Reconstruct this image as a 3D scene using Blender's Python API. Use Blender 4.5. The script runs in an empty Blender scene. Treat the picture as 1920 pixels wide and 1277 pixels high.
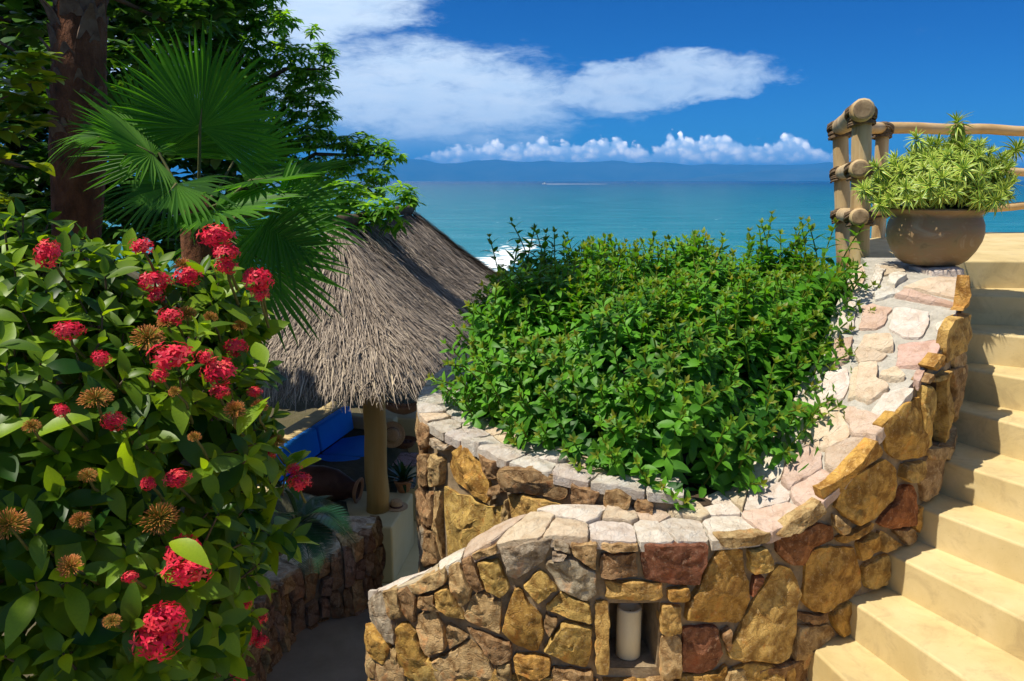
import bpy, bmesh, math, random
import numpy as np
from mathutils import Vector, Matrix, noise as mnoise

R = math.radians
random.seed(7)
rng = np.random.default_rng(11)
scene = bpy.context.scene
COL = scene.collection

# ------------------------------------------------------------------ camera
F_PX = 1500.0                       # focal length for a 1920 px wide frame
PITCH = math.atan(300.0 / F_PX)     # camera looks down: sea horizon above the middle
cp, sp = math.cos(PITCH), math.sin(PITCH)
cam_d = bpy.data.cameras.new('camera')
cam = bpy.data.objects.new('camera', cam_d)
COL.objects.link(cam)
cam_d.sensor_width = 36.0
cam_d.lens = 36.0 * F_PX / 1920.0
cam_d.clip_start = 0.05
cam_d.clip_end = 200000.0
cam.location = (0, 0, 0)            # eye is the origin, sea lies SEA metres below
cam.rotation_euler = (math.pi / 2 - PITCH, 0, 0)
scene.camera = cam
SEA = -9.0

# ------------------------------------------------------------------ light
SUN_EL, SUN_DIR = R(61), Vector((-0.94, -0.33, 0)).normalized()
to_sun = Vector((SUN_DIR.x * math.cos(SUN_EL), SUN_DIR.y * math.cos(SUN_EL), math.sin(SUN_EL)))
sun_d = bpy.data.lights.new('sun', 'SUN')
sun_d.energy = 4.6
sun_d.angle = R(0.55)
sun_d.color = (1.0, 0.93, 0.80)
sun = bpy.data.objects.new('sun', sun_d)
COL.objects.link(sun)
sun.rotation_euler = (-to_sun).to_track_quat('-Z', 'Y').to_euler()
scene.view_settings.view_transform = 'Standard'
scene.view_settings.look = 'None'
scene.view_settings.gamma = 1.0
scene.view_settings.use_curve_mapping = False
scene.view_settings.exposure = 0.5


class NT:
    """small helper to write node graphs as expressions"""
    def __init__(self, tree):
        self.t = tree; self.n = tree.nodes; self.l = tree.links
    def new(self, typ, **kw):
        nd = self.n.new(typ)
        for k, v in kw.items():
            setattr(nd, k, v)
        return nd
    def put(self, sock, v):
        if isinstance(v, bpy.types.NodeSocket):
            self.l.new(v, sock)
        elif v is not None:
            if sock.type == 'RGBA' and not hasattr(v, '__len__'):
                v = (v, v, v, 1)
            elif sock.type == 'RGBA' and len(v) == 3:
                v = (*v, 1)
            sock.default_value = v
    def m(self, op, a, b=None, c=None, clamp=False):
        nd = self.new('ShaderNodeMath', operation=op, use_clamp=clamp)
        for i, v in enumerate((a, b, c)):
            if v is not None:
                self.put(nd.inputs[i], v)
        return nd.outputs[0]
    def ss(self, v, lo, hi, a=0.0, b=1.0):
        nd = self.new('ShaderNodeMapRange', interpolation_type='SMOOTHSTEP')
        self.put(nd.inputs[0], v)
        for i, q in zip((1, 2, 3, 4), (lo, hi, a, b)):
            self.put(nd.inputs[i], q)
        return nd.outputs[0]
    def mix(self, f, a, b, blend='MIX'):
        nd = self.new('ShaderNodeMix', data_type='RGBA', blend_type=blend)
        self.put(nd.inputs[0], f); self.put(nd.inputs[6], a); self.put(nd.inputs[7], b)
        return nd.outputs[2]
    def noise(self, vec, scale, detail=4, rough=0.55, dist=0.0):
        nd = self.new('ShaderNodeTexNoise')
        self.put(nd.inputs['Vector'], vec); self.put(nd.inputs['Scale'], scale)
        self.put(nd.inputs['Detail'], detail); self.put(nd.inputs['Roughness'], rough)
        self.put(nd.inputs['Distortion'], dist)
        return nd.outputs[0]
    def xyz(self, x, y, z):
        nd = self.new('ShaderNodeCombineXYZ')
        for i, v in enumerate((x, y, z)):
            self.put(nd.inputs[i], v)
        return nd.outputs[0]
    def ramp(self, f, stops):
        nd = self.new('ShaderNodeValToRGB')
        self.put(nd.inputs[0], f)
        el = nd.color_ramp.elements
        while len(el) < len(stops):
            el.new(0.5)
        for e, (p, c) in zip(el, stops):
            e.position = p; e.color = (*c, 1)
        return nd.outputs[0]


# ------------------------------------------------------------------ sky
world = bpy.data.worlds.new('World')
scene.world = world
world.use_nodes = True
w = NT(world.node_tree)
w.n.clear()
sky = w.new('ShaderNodeTexSky', sky_type='NISHITA', sun_disc=False)
sky.sun_elevation = SUN_EL
sky.sun_rotation = math.atan2(to_sun.x, to_sun.y)
sky.altitude = 900; sky.air_density = 0.75; sky.dust_density = 0.15; sky.ozone_density = 4.0
tc = w.new('ShaderNodeTexCoord')
sep = w.new('ShaderNodeSeparateXYZ'); w.put(sep.inputs[0], tc.outputs['Generated'])
dx, dy, dz = sep.outputs
az = w.m('ARCTAN2', dx, dy)                  # 0 straight out to sea, + to the right
el = w.m('ARCSINE', dz)
hs = w.new('ShaderNodeHueSaturation')
hs.inputs['Saturation'].default_value = 1.25; hs.inputs['Hue'].default_value = 0.507
w.put(hs.inputs['Color'], sky.outputs[0])
blue = w.mix(1.0, hs.outputs[0], (0.13, 0.45, 0.70), 'MULTIPLY')
# high streaky cloud sheet
wa = w.noise(w.xyz(w.m('MULTIPLY', az, 7.0), w.m('MULTIPLY', el, 16.0), 2.0), 1.0, 5, 0.6)
wb = w.noise(w.xyz(w.m('MULTIPLY', az, 7.0), w.m('MULTIPLY', el, 16.0), 8.0), 1.0, 5, 0.6)
az_w = w.m('ADD', az, w.m('MULTIPLY', w.m('SUBTRACT', wa, 0.5), 0.22))
el_w = w.m('ADD', el, w.m('MULTIPLY', w.m('SUBTRACT', wb, 0.5), 0.085))
def blob(a0, e0, ra, re, tilt=0.0):
    da = w.m('SUBTRACT', az_w, a0); de = w.m('SUBTRACT', el_w, e0)
    de = w.m('SUBTRACT', de, w.m('MULTIPLY', da, tilt))
    q = w.m('ADD', w.m('POWER', w.m('ABSOLUTE', w.m('DIVIDE', da, ra)), 2.0), w.m('POWER', w.m('ABSOLUTE', w.m('DIVIDE', de, re)), 2.0))
    return w.ss(q, 0.0, 1.7, 1.0, 0.0)
warp = w.noise(w.xyz(w.m('MULTIPLY', az, 3.0), w.m('MULTIPLY', el, 7.0), 0.0), 2.2, 4, 0.6)
streak = w.noise(w.xyz(w.m('MULTIPLY', az, 6.0), w.m('ADD', w.m('MULTIPLY', el, 36.0), w.m('MULTIPLY', warp, 2.2)), 1.7), 1.7, 9, 0.68)
puff = w.noise(w.xyz(w.m('MULTIPLY', az, 26.0), w.m('MULTIPLY', el, 55.0), 4.1), 1.0, 6, 0.62, 0.6)
b1 = blob(-0.115, 0.100, 0.23, 0.060, -0.03)     # broad sheet left of the middle
b2 = blob(0.16, 0.112, 0.18, 0.030, 0.10)       # its tail to the right
b3 = blob(-0.20, 0.200, 0.16, 0.055, 0.25)       # cloud in the upper left
b4 = blob(-0.16, 0.060, 0.13, 0.045, 0.0)        # veil under the sheet
b5 = blob(0.11, 0.085, 0.08, 0.018, 0.0)
b6 = blob(-0.45, 0.15, 0.25, 0.12, 0.0)
cov = w.m('MAXIMUM', w.m('MAXIMUM', w.m('ADD', b1, w.m('MULTIPLY', w.m('MULTIPLY', w.m('SUBTRACT', puff, 0.5), b1), 0.9)), b3), w.m('MULTIPLY', b6, 0.8))
far = w.m('MULTIPLY', w.ss(w.noise(w.xyz(w.m('MULTIPLY', dx, 1.0), w.m('MULTIPLY', dy, 1.0), w.m('MULTIPLY', dz, 1.5)), 2.0, 5, 0.55), 0.42, 0.62), w.ss(el, 0.24, 0.36))  # unseen cloud cover above the view, thickened to make the ambient light whiter
sheet = w.ss(w.m('ADD', w.m('MULTIPLY', cov, 0.85), w.m('MULTIPLY', streak, 0.95)), 0.60, 1.36)
tail = w.m('MULTIPLY', w.ss(w.m('ADD', w.m('MULTIPLY', b2, 0.8), w.m('MULTIPLY', puff, 0.75)), 0.72, 1.22), 0.85)
low = w.m('MULTIPLY', w.ss(w.m('ADD', w.m('MULTIPLY', b5, 0.7), w.m('MULTIPLY', streak, 0.8)), 0.80, 1.30), 0.55)
veil = w.m('MULTIPLY', b4, 0.40)
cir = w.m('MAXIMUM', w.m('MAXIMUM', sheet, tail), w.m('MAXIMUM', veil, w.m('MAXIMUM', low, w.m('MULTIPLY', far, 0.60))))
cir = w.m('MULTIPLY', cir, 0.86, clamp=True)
grain = w.noise(w.xyz(w.m('MULTIPLY', az, 14.0), w.m('MULTIPLY', el, 60.0), 9.0), 1.0, 5, 0.6)
cir_col = w.mix(grain, (5.6, 7.4, 9.2), (8.6, 9.4, 9.9))
c1 = w.mix(cir, blue, cir_col)
# heaped clouds standing over the far shore
base_n = w.noise(w.xyz(w.m('MULTIPLY', az, 11.0), 0.0, 3.0), 1.0, 4, 0.7)
lump = w.noise(w.xyz(w.m('MULTIPLY', az, 42.0), w.m('MULTIPLY', el, 60.0), 0.5), 1.0, 6, 0.58)
vor = w.new('ShaderNodeTexVoronoi', feature='SMOOTH_F1')
w.put(vor.inputs['Vector'], w.xyz(w.m('ADD', w.m('MULTIPLY', az, 75.0), w.m('MULTIPLY', lump, 2.5)), w.m('MULTIPLY', el, 110.0), w.m('MULTIPLY', base_n, 6.0)))
vor.inputs['Smoothness'].default_value = 0.35; vor.inputs['Scale'].default_value = 1.0
billow = w.m('SUBTRACT', 0.75, vor.outputs['Distance'])
env = w.m('MULTIPLY', w.ss(az, -0.17, -0.02, 0.25, 1.0), w.ss(az, 0.30, 0.42, 1.0, 0.35))
top = w.m('ADD', 0.016, w.m('MULTIPLY', env, w.m('ADD', 0.016, w.m('MULTIPLY', w.ss(base_n, 0.25, 0.75), 0.034))))
hgt = w.m('SUBTRACT', top, el)
d_c = w.m('ADD', hgt, w.m('ADD', w.m('MULTIPLY', w.m('SUBTRACT', lump, 0.5), 0.020), w.m('MULTIPLY', w.m('SUBTRACT', billow, 0.4), 0.010)))
cum = w.ss(d_c, 0.0, 0.006)
cum = w.m('MULTIPLY', cum, w.ss(el, 0.012, 0.021))
cum = w.m('MULTIPLY', cum, w.ss(az, -0.20, -0.06, 0.35, 1.0))
lit = w.ss(w.m('ADD', w.m('MULTIPLY', billow, 0.7), w.m('MULTIPLY', lump, 0.9)), 0.42, 1.0)
cum_col = w.mix(lit, (6.5, 8.6, 11.0), (20.0, 19.0, 17.5))
cum_col = w.mix(w.ss(el, 0.014, 0.034), w.mix(0.5, cum_col, (5.0, 9.0, 12.0)), cum_col)
c2 = w.mix(cum, c1, cum_col)
bg = w.new('ShaderNodeBackground'); bg.inputs[1].default_value = 0.095
w.put(bg.inputs[0], c2)
world.cycles.sampling_method = 'MANUAL'; world.cycles.sample_map_resolution = 512
wo = w.new('ShaderNodeOutputWorld'); w.l.new(bg.outputs[0], wo.inputs[0])

# ------------------------------------------------------------------ measuring helpers
def ray(x, y):
    u = (x - 960.0) / F_PX; v = (638.5 - y) / F_PX
    return np.array((u, cp + v * sp, -sp + v * cp))
def P(x, y, Y):
    d = ray(x, y); return d * (Y / d[1])
def PZ(x, y, z):
    d = ray(x, y); return d * (z / d[2])
def proj(p):
    p = np.asarray(p, float)
    dep = p[..., 1] * cp - p[..., 2] * sp
    up = p[..., 1] * sp + p[..., 2] * cp
    return np.stack((960 + F_PX * p[..., 0] / dep, 638.5 - F_PX * up / dep), -1)

def tag(o, label=None, cat=None, group=None, kind=None):
    if label: o['label'] = label
    if cat: o['category'] = cat
    if group: o['group'] = group
    if kind: o['kind'] = kind
    return o
def empty(name, loc=(0, 0, 0)):
    o = bpy.data.objects.new(name, None); COL.objects.link(o); o.location = loc
    o.empty_display_size = 0.1
    return o
def link(name, me, parent=None):
    o = bpy.data.objects.new(name, me); COL.objects.link(o)
    if parent is not None:
        o.parent = parent
        o.matrix_parent_inverse = Matrix.Translation(-Vector(parent.location)) if parent.type == 'EMPTY' else Matrix.Identity(4)
    return o
def mesh_py(name, V, Fc, mat, parent=None, smooth=False):
    me = bpy.data.meshes.new(name)
    me.from_pydata([tuple(map(float, v)) for v in V], [], [tuple(map(int, f)) for f in Fc])
    me.materials.append(mat)
    if smooth:
        me.polygons.foreach_set('use_smooth', [True] * len(me.polygons))
    me.update()
    return link(name, me, parent)
def mesh_data(name, V, Q, mat, smooth=True, attrs=None):
    V = np.asarray(V, np.float32); Q = np.asarray(Q, np.int32)
    me = bpy.data.meshes.new(name)
    k = Q.shape[1]
    me.vertices.add(len(V)); me.vertices.foreach_set('co', V.ravel())
    me.loops.add(Q.size); me.loops.foreach_set('vertex_index', Q.ravel())
    me.polygons.add(len(Q)); me.polygons.foreach_set('loop_start', np.arange(0, Q.size, k, dtype=np.int32))
    me.polygons.foreach_set('use_smooth', np.full(len(Q), smooth))
    for nm, arr in (attrs or {}).items():
        a = me.attributes.new(nm, 'FLOAT', 'POINT'); a.data.foreach_set('value', np.asarray(arr, np.float32))
    me.materials.append(mat)
    me.update(calc_edges=True); me.validate()
    return me
def tube(path, rad, n=10, jit=0.0, seed=0, cap=True):
    """swept tube; rad scalar or per point"""
    path = [Vector(p) for p in path]
    rs = [rad] * len(path) if not hasattr(rad, '__len__') else rad
    rnd = random.Random(seed)
    V, Fc = [], []
    side = None
    for i, p in enumerate(path):
        t = (path[min(i + 1, len(path) - 1)] - path[max(i - 1, 0)]).normalized()
        if side is None:
            side = t.cross(Vector((0.31, 0.2, 0.93)) if abs(t.z) < 0.9 else Vector((1, 0, 0))).normalized()
        side = (side - t * side.dot(t)).normalized()
        up = t.cross(side)
        for k in range(n):
            a = 2 * math.pi * k / n
            rr = rs[i] * (1 + jit * (rnd.random() - 0.5))
            V.append(p + side * (rr * math.cos(a)) + up * (rr * math.sin(a)))
    for i in range(len(path) - 1):
        for k in range(n):
            Fc.append((i * n + k, i * n + (k + 1) % n, (i + 1) * n + (k + 1) % n, (i + 1) * n + k))
    if cap:
        Fc.append(tuple(range(n - 1, -1, -1))); Fc.append(tuple(range((len(path) - 1) * n, len(path) * n)))
    return V, Fc
def join(parts):
    V, Fc = [], []
    for v, f in parts:
        o = len(V); V += list(v); Fc += [tuple(i + o for i in q) for q in f]
    return V, Fc
def lathe(prof, n=28, centre=(0, 0, 0), wob=0.0):
    V, Fc = [], []
    for i, (r, z) in enumerate(prof):
        for k in range(n):
            a = 2 * math.pi * k / n
            rr = r * (1 + wob * mnoise.noise((math.cos(a) * 1.3, math.sin(a) * 1.3, z * 6)))
            V.append((centre[0] + rr * math.cos(a), centre[1] + rr * math.sin(a), centre[2] + z))
    for i in range(len(prof) - 1):
        for k in range(n):
            Fc.append((i * n + k, i * n + (k + 1) % n, (i + 1) * n + (k + 1) % n, (i + 1) * n + k))
    Fc.append(tuple(range(n - 1, -1, -1))); Fc.append(tuple(range((len(prof) - 1) * n, len(prof) * n)))
    return V, Fc
def prism(poly, z0, z1):
    n = len(poly)
    V = [(p[0], p[1], z0) for p in poly] + [(p[0], p[1], z1) for p in poly]
    area = sum(poly[i][0] * poly[(i + 1) % n][1] - poly[(i + 1) % n][0] * poly[i][1] for i in range(n))
    Fc = [tuple(range(n, 2 * n)), tuple(range(n - 1, -1, -1))] + [(i, (i + 1) % n, n + (i + 1) % n, n + i) for i in range(n)]
    if area < 0:
        Fc = [tuple(reversed(f)) for f in Fc]
    return V, Fc
def bevel(o, wd, seg=3):
    b = o.modifiers.new('bevel', 'BEVEL'); b.width = wd; b.segments = seg; b.limit_method = 'ANGLE'; b.angle_limit = R(40)
    o.data.polygons.foreach_set('use_smooth', [True] * len(o.data.polygons))
    wn = o.modifiers.new('wn', 'WEIGHTED_NORMAL'); wn.keep_sharp = False
    return o

# ------------------------------------------------------------------ materials
def base_mat(name):
    m = bpy.data.materials.new(name); m.use_nodes = True
    t = NT(m.node_tree)
    return m, t, m.node_tree.nodes['Principled BSDF'], m.node_tree.nodes['Material Output']
def bump(t, bsdf, h, strength=0.4, dist=0.01):
    b = t.new('ShaderNodeBump'); b.inputs['Strength'].default_value = strength; b.inputs['Distance'].default_value = dist
    t.put(b.inputs['Height'], h); t.l.new(b.outputs[0], bsdf.inputs['Normal'])
    return b
def surf(name, stops, scale=6, rough=0.8, detail=6, bscale=None, bstr=0.3, bdist=0.004, spec=0.3, stretch=(1, 1, 1), dist=0.3):
    """mottled opaque surface: noise through a colour ramp + fine bump"""
    m, t, b, o = base_mat(name)
    tcn = t.new('ShaderNodeTexCoord').outputs['Object']
    mp = t.new('ShaderNodeMapping'); t.put(mp.inputs[0], tcn); mp.inputs['Scale'].default_value = stretch
    n1 = t.noise(mp.outputs[0], scale, detail, 0.6, dist)
    t.put(b.inputs['Base Color'], t.ramp(n1, stops))
    b.inputs['Roughness'].default_value = rough; b.inputs['Specular IOR Level'].default_value = spec
    if bscale:
        bump(t, b, t.noise(mp.outputs[0], bscale, 5, 0.65), bstr, bdist)
    return m
def stone_mat(name, pale=0.0):
    """rough quarried stone; the tint comes from each stone's own object colour"""
    m, t, b, o = base_mat(name)
    tcn = t.new('ShaderNodeTexCoord').outputs['Object']
    oi = t.new('ShaderNodeObjectInfo')
    big = t.noise(tcn, 13.0, 6, 0.66, 0.3)
    mid = t.noise(tcn, 58.0, 6, 0.72, 0.1)
    fine = t.noise(tcn, 260.0, 4, 0.7)
    dk = 0.40 * pale
    dark = t.mix(1.0, oi.outputs['Color'], (0.42 + dk, 0.34 + dk, 0.27 + dk), 'MULTIPLY')
    light = t.mix(0.42, oi.outputs['Color'], (0.80, 0.64, 0.42))
    c = t.mix(t.ss(big, 0.36, 0.62), dark, oi.outputs['Color'])
    c = t.mix(t.m('MULTIPLY', t.ss(mid, 0.52, 0.72), 0.75), c, light)
    rust = t.mix(1.0, oi.outputs['Color'], (0.95, 0.50, 0.25), 'MULTIPLY')
    c = t.mix(t.m('MULTIPLY', t.ss(t.noise(tcn, 16.0, 4, 0.6), 0.55, 0.72), 0.55 - 0.35 * pale), c, rust)
    c = t.mix(t.m('MULTIPLY', t.ss(fine, 0.30, 0.45, 1.0, 0.0), 0.55 - 0.3 * pale), c, (0.05, 0.035, 0.02))
    crack = t.new('ShaderNodeTexVoronoi', feature='DISTANCE_TO_EDGE')
    t.put(crack.inputs['Vector'], t.mix(0.12, tcn, t.noise(tcn, 14, 3)))
    crack.inputs['Scale'].default_value = 11
    ck = t.ss(crack.outputs['Distance'], 0.0, 0.035)
    c = t.mix(t.m('MULTIPLY', t.m('SUBTRACT', 1.0, ck), 0.22 - 0.14 * pale), c, dark)
    t.put(b.inputs['Base Color'], c)
    b.inputs['Roughness'].default_value = 0.82; b.inputs['Specular IOR Level'].default_value = 0.25
    h = t.m('ADD', t.m('MULTIPLY', mid, 1.2), t.m('ADD', t.m('MULTIPLY', fine, 0.35), t.m('MULTIPLY', ck, 0.25)))
    bump(t, b, h, 0.9, 0.011)
    return m
def leaf_mat(name, c0, c1, tip=None, trans=0.35, rough=0.42, spec=0.4, tcol=None):
    m, t, b, o = base_mat(name)
    at = t.new('ShaderNodeAttribute', attribute_name='tint')
    oi = t.new('ShaderNodeObjectInfo')
    f = t.m('FRACT', t.m('ADD', at.outputs['Fac'], oi.outputs['Random']))
    f = t.m('MULTIPLY', f, t.m('ADD', 0.75, t.m('MULTIPLY', t.noise(t.new('ShaderNodeTexCoord').outputs['Object'], 22.0, 3, 0.6), 0.5)), clamp=True)
    c = t.mix(f, c0, c1)
    if tip:
        tp = t.new('ShaderNodeAttribute', attribute_name='tip')
        c = t.mix(tp.outputs['Fac'], c, tip)
    t.put(b.inputs['Base Color'], c)
    b.inputs['Roughness'].default_value = rough; b.inputs['Specular IOR Level'].default_value = spec
    tr = t.new('ShaderNodeBsdfTranslucent')
    t.put(tr.inputs[0], t.mix(1.0, c, tcol or (1.9, 1.7, 0.5), 'MULTIPLY'))
    mx = t.new('ShaderNodeMixShader'); mx.inputs[0].default_value = trans
    t.l.new(b.outputs[0], mx.inputs[1]); t.l.new(tr.outputs[0], mx.inputs[2]); t.l.new(mx.outputs[0], o.inputs[0])
    return m
def attr_mat(name, stops, attr='tint', rough=0.7, spec=0.25, trans=0.0):
    m, t, b, o = base_mat(name)
    at = t.new('ShaderNodeAttribute', attribute_name=attr)
    c = t.ramp(at.outputs['Fac'], stops)
    t.put(b.inputs['Base Color'], c)
    b.inputs['Roughness'].default_value = rough; b.inputs['Specular IOR Level'].default_value = spec
    if trans:
        tr = t.new('ShaderNodeBsdfTranslucent'); t.put(tr.inputs[0], c)
        mx = t.new('ShaderNodeMixShader'); mx.inputs[0].default_value = trans
        t.l.new(b.outputs[0], mx.inputs[1]); t.l.new(tr.outputs[0], mx.inputs[2]); t.l.new(mx.outputs[0], o.inputs[0])
    return m

M = {}
M['stone'] = stone_mat('wall_stone')
M['cap'] = stone_mat('cap_stone', 1.0)
M['mortar'] = surf('mortar', [(0.3, (0.19, 0.135, 0.075)), (0.7, (0.36, 0.27, 0.165))], 20, 0.95, bscale=90, bstr=0.6, bdist=0.008)
M['cap_mortar'] = surf('cap_mortar', [(0.3, (0.36, 0.33, 0.27)), (0.7, (0.56, 0.52, 0.44))], 16, 0.95, bscale=60, bstr=0.9, bdist=0.015)
M['plaster'] = surf('yellow_plaster', [(0.25, (0.47, 0.35, 0.15)), (0.5, (0.58, 0.45, 0.215)), (0.75, (0.66, 0.53, 0.285))], 2.6, 0.72, bscale=60, bstr=0.25, bdist=0.003)
def worn(m):
    t = NT(m.node_tree); b = m.node_tree.nodes['Principled BSDF']
    src = b.inputs['Base Color'].links[0].from_socket
    tcn = t.new('ShaderNodeTexCoord').outputs['Object']
    st = t.ss(t.noise(tcn, 7.0, 7, 0.7, 1.0), 0.46, 0.70)
    c = t.mix(t.m('MULTIPLY', st, 0.42), src, (0.33, 0.235, 0.12))
    sp = t.ss(t.noise(tcn, 90.0, 3, 0.6), 0.66, 0.74)
    t.put(b.inputs['Base Color'], t.mix(t.m('MULTIPLY', sp, 0.35), c, (0.22, 0.15, 0.07)))
worn(M['plaster'])
M['cream'] = surf('cream_plaster', [(0.3, (0.66, 0.54, 0.28)), (0.7, (0.76, 0.65, 0.38))], 2.2, 0.8, bscale=60, bstr=0.2, bdist=0.003)
M['path'] = surf('path_stone', [(0.3, (0.18, 0.15, 0.115)), (0.7, (0.29, 0.255, 0.20))], 3.0, 0.9, bscale=40, bstr=0.4, bdist=0.004)
M['soil'] = surf('soil', [(0.3, (0.035, 0.022, 0.012)), (0.7, (0.09, 0.06, 0.035))], 9, 1.0, bscale=30, bstr=0.8, bdist=0.03)
M['ground'] = surf('ground_earth', [(0.3, (0.05, 0.055, 0.02)), (0.55, (0.10, 0.085, 0.045)), (0.8, (0.20, 0.16, 0.10))], 0.8, 1.0, bscale=8, bstr=0.8, bdist=0.05)
M['pole'] = surf('peeled_pole', [(0.25, (0.20, 0.115, 0.05)), (0.42, (0.44, 0.30, 0.14)), (0.58, (0.56, 0.42, 0.22)), (0.75, (0.66, 0.56, 0.38))], 12, 0.6, stretch=(1, 1, 0.15), bscale=40, bstr=0.3, bdist=0.003)
M['rail'] = surf('peeled_rail', [(0.2, (0.33, 0.19, 0.07)), (0.5, (0.55, 0.36, 0.16)), (0.8, (0.64, 0.50, 0.32))], 5, 0.6, stretch=(0.4, 1, 1), bscale=40, bstr=0.3, bdist=0.003)
M['column'] = surf('column_wood', [(0.2, (0.34, 0.19, 0.055)), (0.5, (0.50, 0.32, 0.11)), (0.8, (0.60, 0.42, 0.18))], 6, 0.55, stretch=(1, 1, 0.12), bscale=30, bstr=0.25, bdist=0.004)
M['cut'] = surf('cut_wood', [(0.3, (0.17, 0.11, 0.06)), (0.7, (0.36, 0.26, 0.15))], 30, 0.85, bscale=120, bstr=0.4)
M['rope'] = surf('lashing_rope', [(0.3, (0.07, 0.045, 0.025)), (0.7, (0.22, 0.15, 0.09))], 60, 0.9, bscale=200, bstr=0.5, bdist=0.003)
M['clay'] = surf('weathered_clay', [(0.25, (0.11, 0.075, 0.03)), (0.42, (0.25, 0.18, 0.085)), (0.55, (0.27, 0.165, 0.075)), (0.72, (0.36, 0.29, 0.18))], 5, 0.58, bscale=50, bstr=0.15, bdist=0.003, spec=0.5, stretch=(1, 1, 2.2), dist=1.2)
M['terracotta'] = surf('terracotta', [(0.3, (0.38, 0.17, 0.08)), (0.7, (0.52, 0.27, 0.14))], 6, 0.8, bscale=50, bstr=0.2)
M['brown_clay'] = surf('brown_clay', [(0.3, (0.07, 0.03, 0.02)), (0.7, (0.15, 0.07, 0.05))], 7, 0.6, bscale=40, bstr=0.3)
M['blue'] = surf('blue_canvas', [(0.3, (0.01, 0.22, 0.80)), (0.7, (0.015, 0.27, 0.88))], 4, 0.8, bscale=300, bstr=0.2, bdist=0.001)
M['wax'] = surf('candle_wax', [(0.3, (0.62, 0.52, 0.33)), (0.7, (0.74, 0.65, 0.45))], 12, 0.5, stretch=(1, 1, 0.4))
M['straw'] = surf('woven_straw', [(0.3, (0.45, 0.27, 0.13)), (0.7, (0.62, 0.42, 0.24))], 60, 0.8, bscale=150, bstr=0.5)
M['wicker'] = surf('wicker', [(0.3, (0.12, 0.045, 0.02)), (0.7, (0.30, 0.14, 0.07))], 50, 0.8, bscale=90, bstr=0.8)
M['bark'] = surf('bark', [(0.25, (0.05, 0.03, 0.018)), (0.55, (0.13, 0.075, 0.04)), (0.85, (0.22, 0.15, 0.09))], 8, 0.95, stretch=(1, 1, 0.3), bscale=20, bstr=1.0, bdist=0.03)
M['palm_bark'] = surf('palm_trunk_fibre', [(0.25, (0.05, 0.022, 0.01)), (0.55, (0.17, 0.065, 0.028)), (0.85, (0.27, 0.13, 0.065))], 14, 0.95, stretch=(1, 1, 0.5), bscale=45, bstr=1.0, bdist=0.03)
M['boot'] = surf('palm_leaf_base', [(0.3, (0.09, 0.05, 0.03)), (0.7, (0.22, 0.15, 0.10))], 18, 0.9, bscale=60, bstr=0.6)
M['stem'] = surf('green_stem', [(0.3, (0.06, 0.08, 0.02)), (0.7, (0.13, 0.12, 0.04))], 20, 0.7)
M['woodstem'] = surf('twig', [(0.3, (0.07, 0.05, 0.03)), (0.7, (0.16, 0.12, 0.08))], 20, 0.9)
M['white'] = surf('white_gelcoat', [(0.3, (0.78, 0.78, 0.77)), (0.7, (0.84, 0.84, 0.83))], 3, 0.3)
M['foam'] = surf('sea_foam', [(0.3, (0.75, 0.80, 0.82)), (0.7, (0.88, 0.90, 0.90))], 2, 0.9)
M['shrub'] = leaf_mat('firebush_leaf', (0.016, 0.095, 0.008), (0.135, 0.38, 0.022), (0.30, 0.24, 0.03), 0.38, 0.48, 0.3)
M['ixora'] = leaf_mat('ixora_leaf', (0.014, 0.070, 0.007), (0.25, 0.40, 0.016), None, 0.46, 0.42, 0.35)
M['bigleaf'] = leaf_mat('round_leaf', (0.022, 0.08, 0.012), (0.08, 0.19, 0.02), None, 0.36, 0.4, 0.4)
M['vine'] = leaf_mat('yellow_green_leaf', (0.07, 0.15, 0.012), (0.24, 0.30, 0.02), None, 0.4, 0.4, 0.4)
M['treeleaf'] = leaf_mat('mango_leaf', (0.05, 0.18, 0.014), (0.24, 0.47, 0.03), None, 0.48, 0.42, 0.4)
M['fan'] = leaf_mat('fan_palm_leaf', (0.035, 0.125, 0.018), (0.10, 0.255, 0.030), None, 0.50, 0.5, 0.2, (1.5, 1.7, 0.4))
M['cycad'] = leaf_mat('cycad_leaf', (0.010, 0.045, 0.016), (0.022, 0.075, 0.022), None, 0.15, 0.3, 0.5)
M['thatch'] = attr_mat('palm_thatch', [(0.0, (0.075, 0.055, 0.04)), (0.35, (0.26, 0.21, 0.165)), (0.7, (0.45, 0.37, 0.285)), (1.0, (0.72, 0.59, 0.39))], rough=0.85)
M['thatch_under'] = surf('thatch_mat', [(0.3, (0.04, 0.028, 0.018)), (0.7, (0.12, 0.085, 0.055))], 14, 1.0, bscale=40, bstr=0.8)
M['variegated'] = attr_mat('variegated_leaf', [(0.0, (0.045, 0.16, 0.02)), (0.35, (0.11, 0.30, 0.03)), (0.55, (0.52, 0.62, 0.06)), (1.0, (0.80, 0.80, 0.20))], rough=0.4, spec=0.4, trans=0.25)
M['petal'] = attr_mat('ixora_petal', [(0.0, (0.58, 0.010, 0.045)), (0.5, (0.82, 0.028, 0.075)), (1.0, (0.88, 0.12, 0.10))], rough=0.5, trans=0.25)
M['bud'] = attr_mat('ixora_bud', [(0.0, (0.09, 0.13, 0.015)), (0.4, (0.36, 0.24, 0.035)), (0.72, (0.62, 0.20, 0.05)), (1.0, (0.80, 0.36, 0.12))], rough=0.5, trans=0.15)

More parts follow.
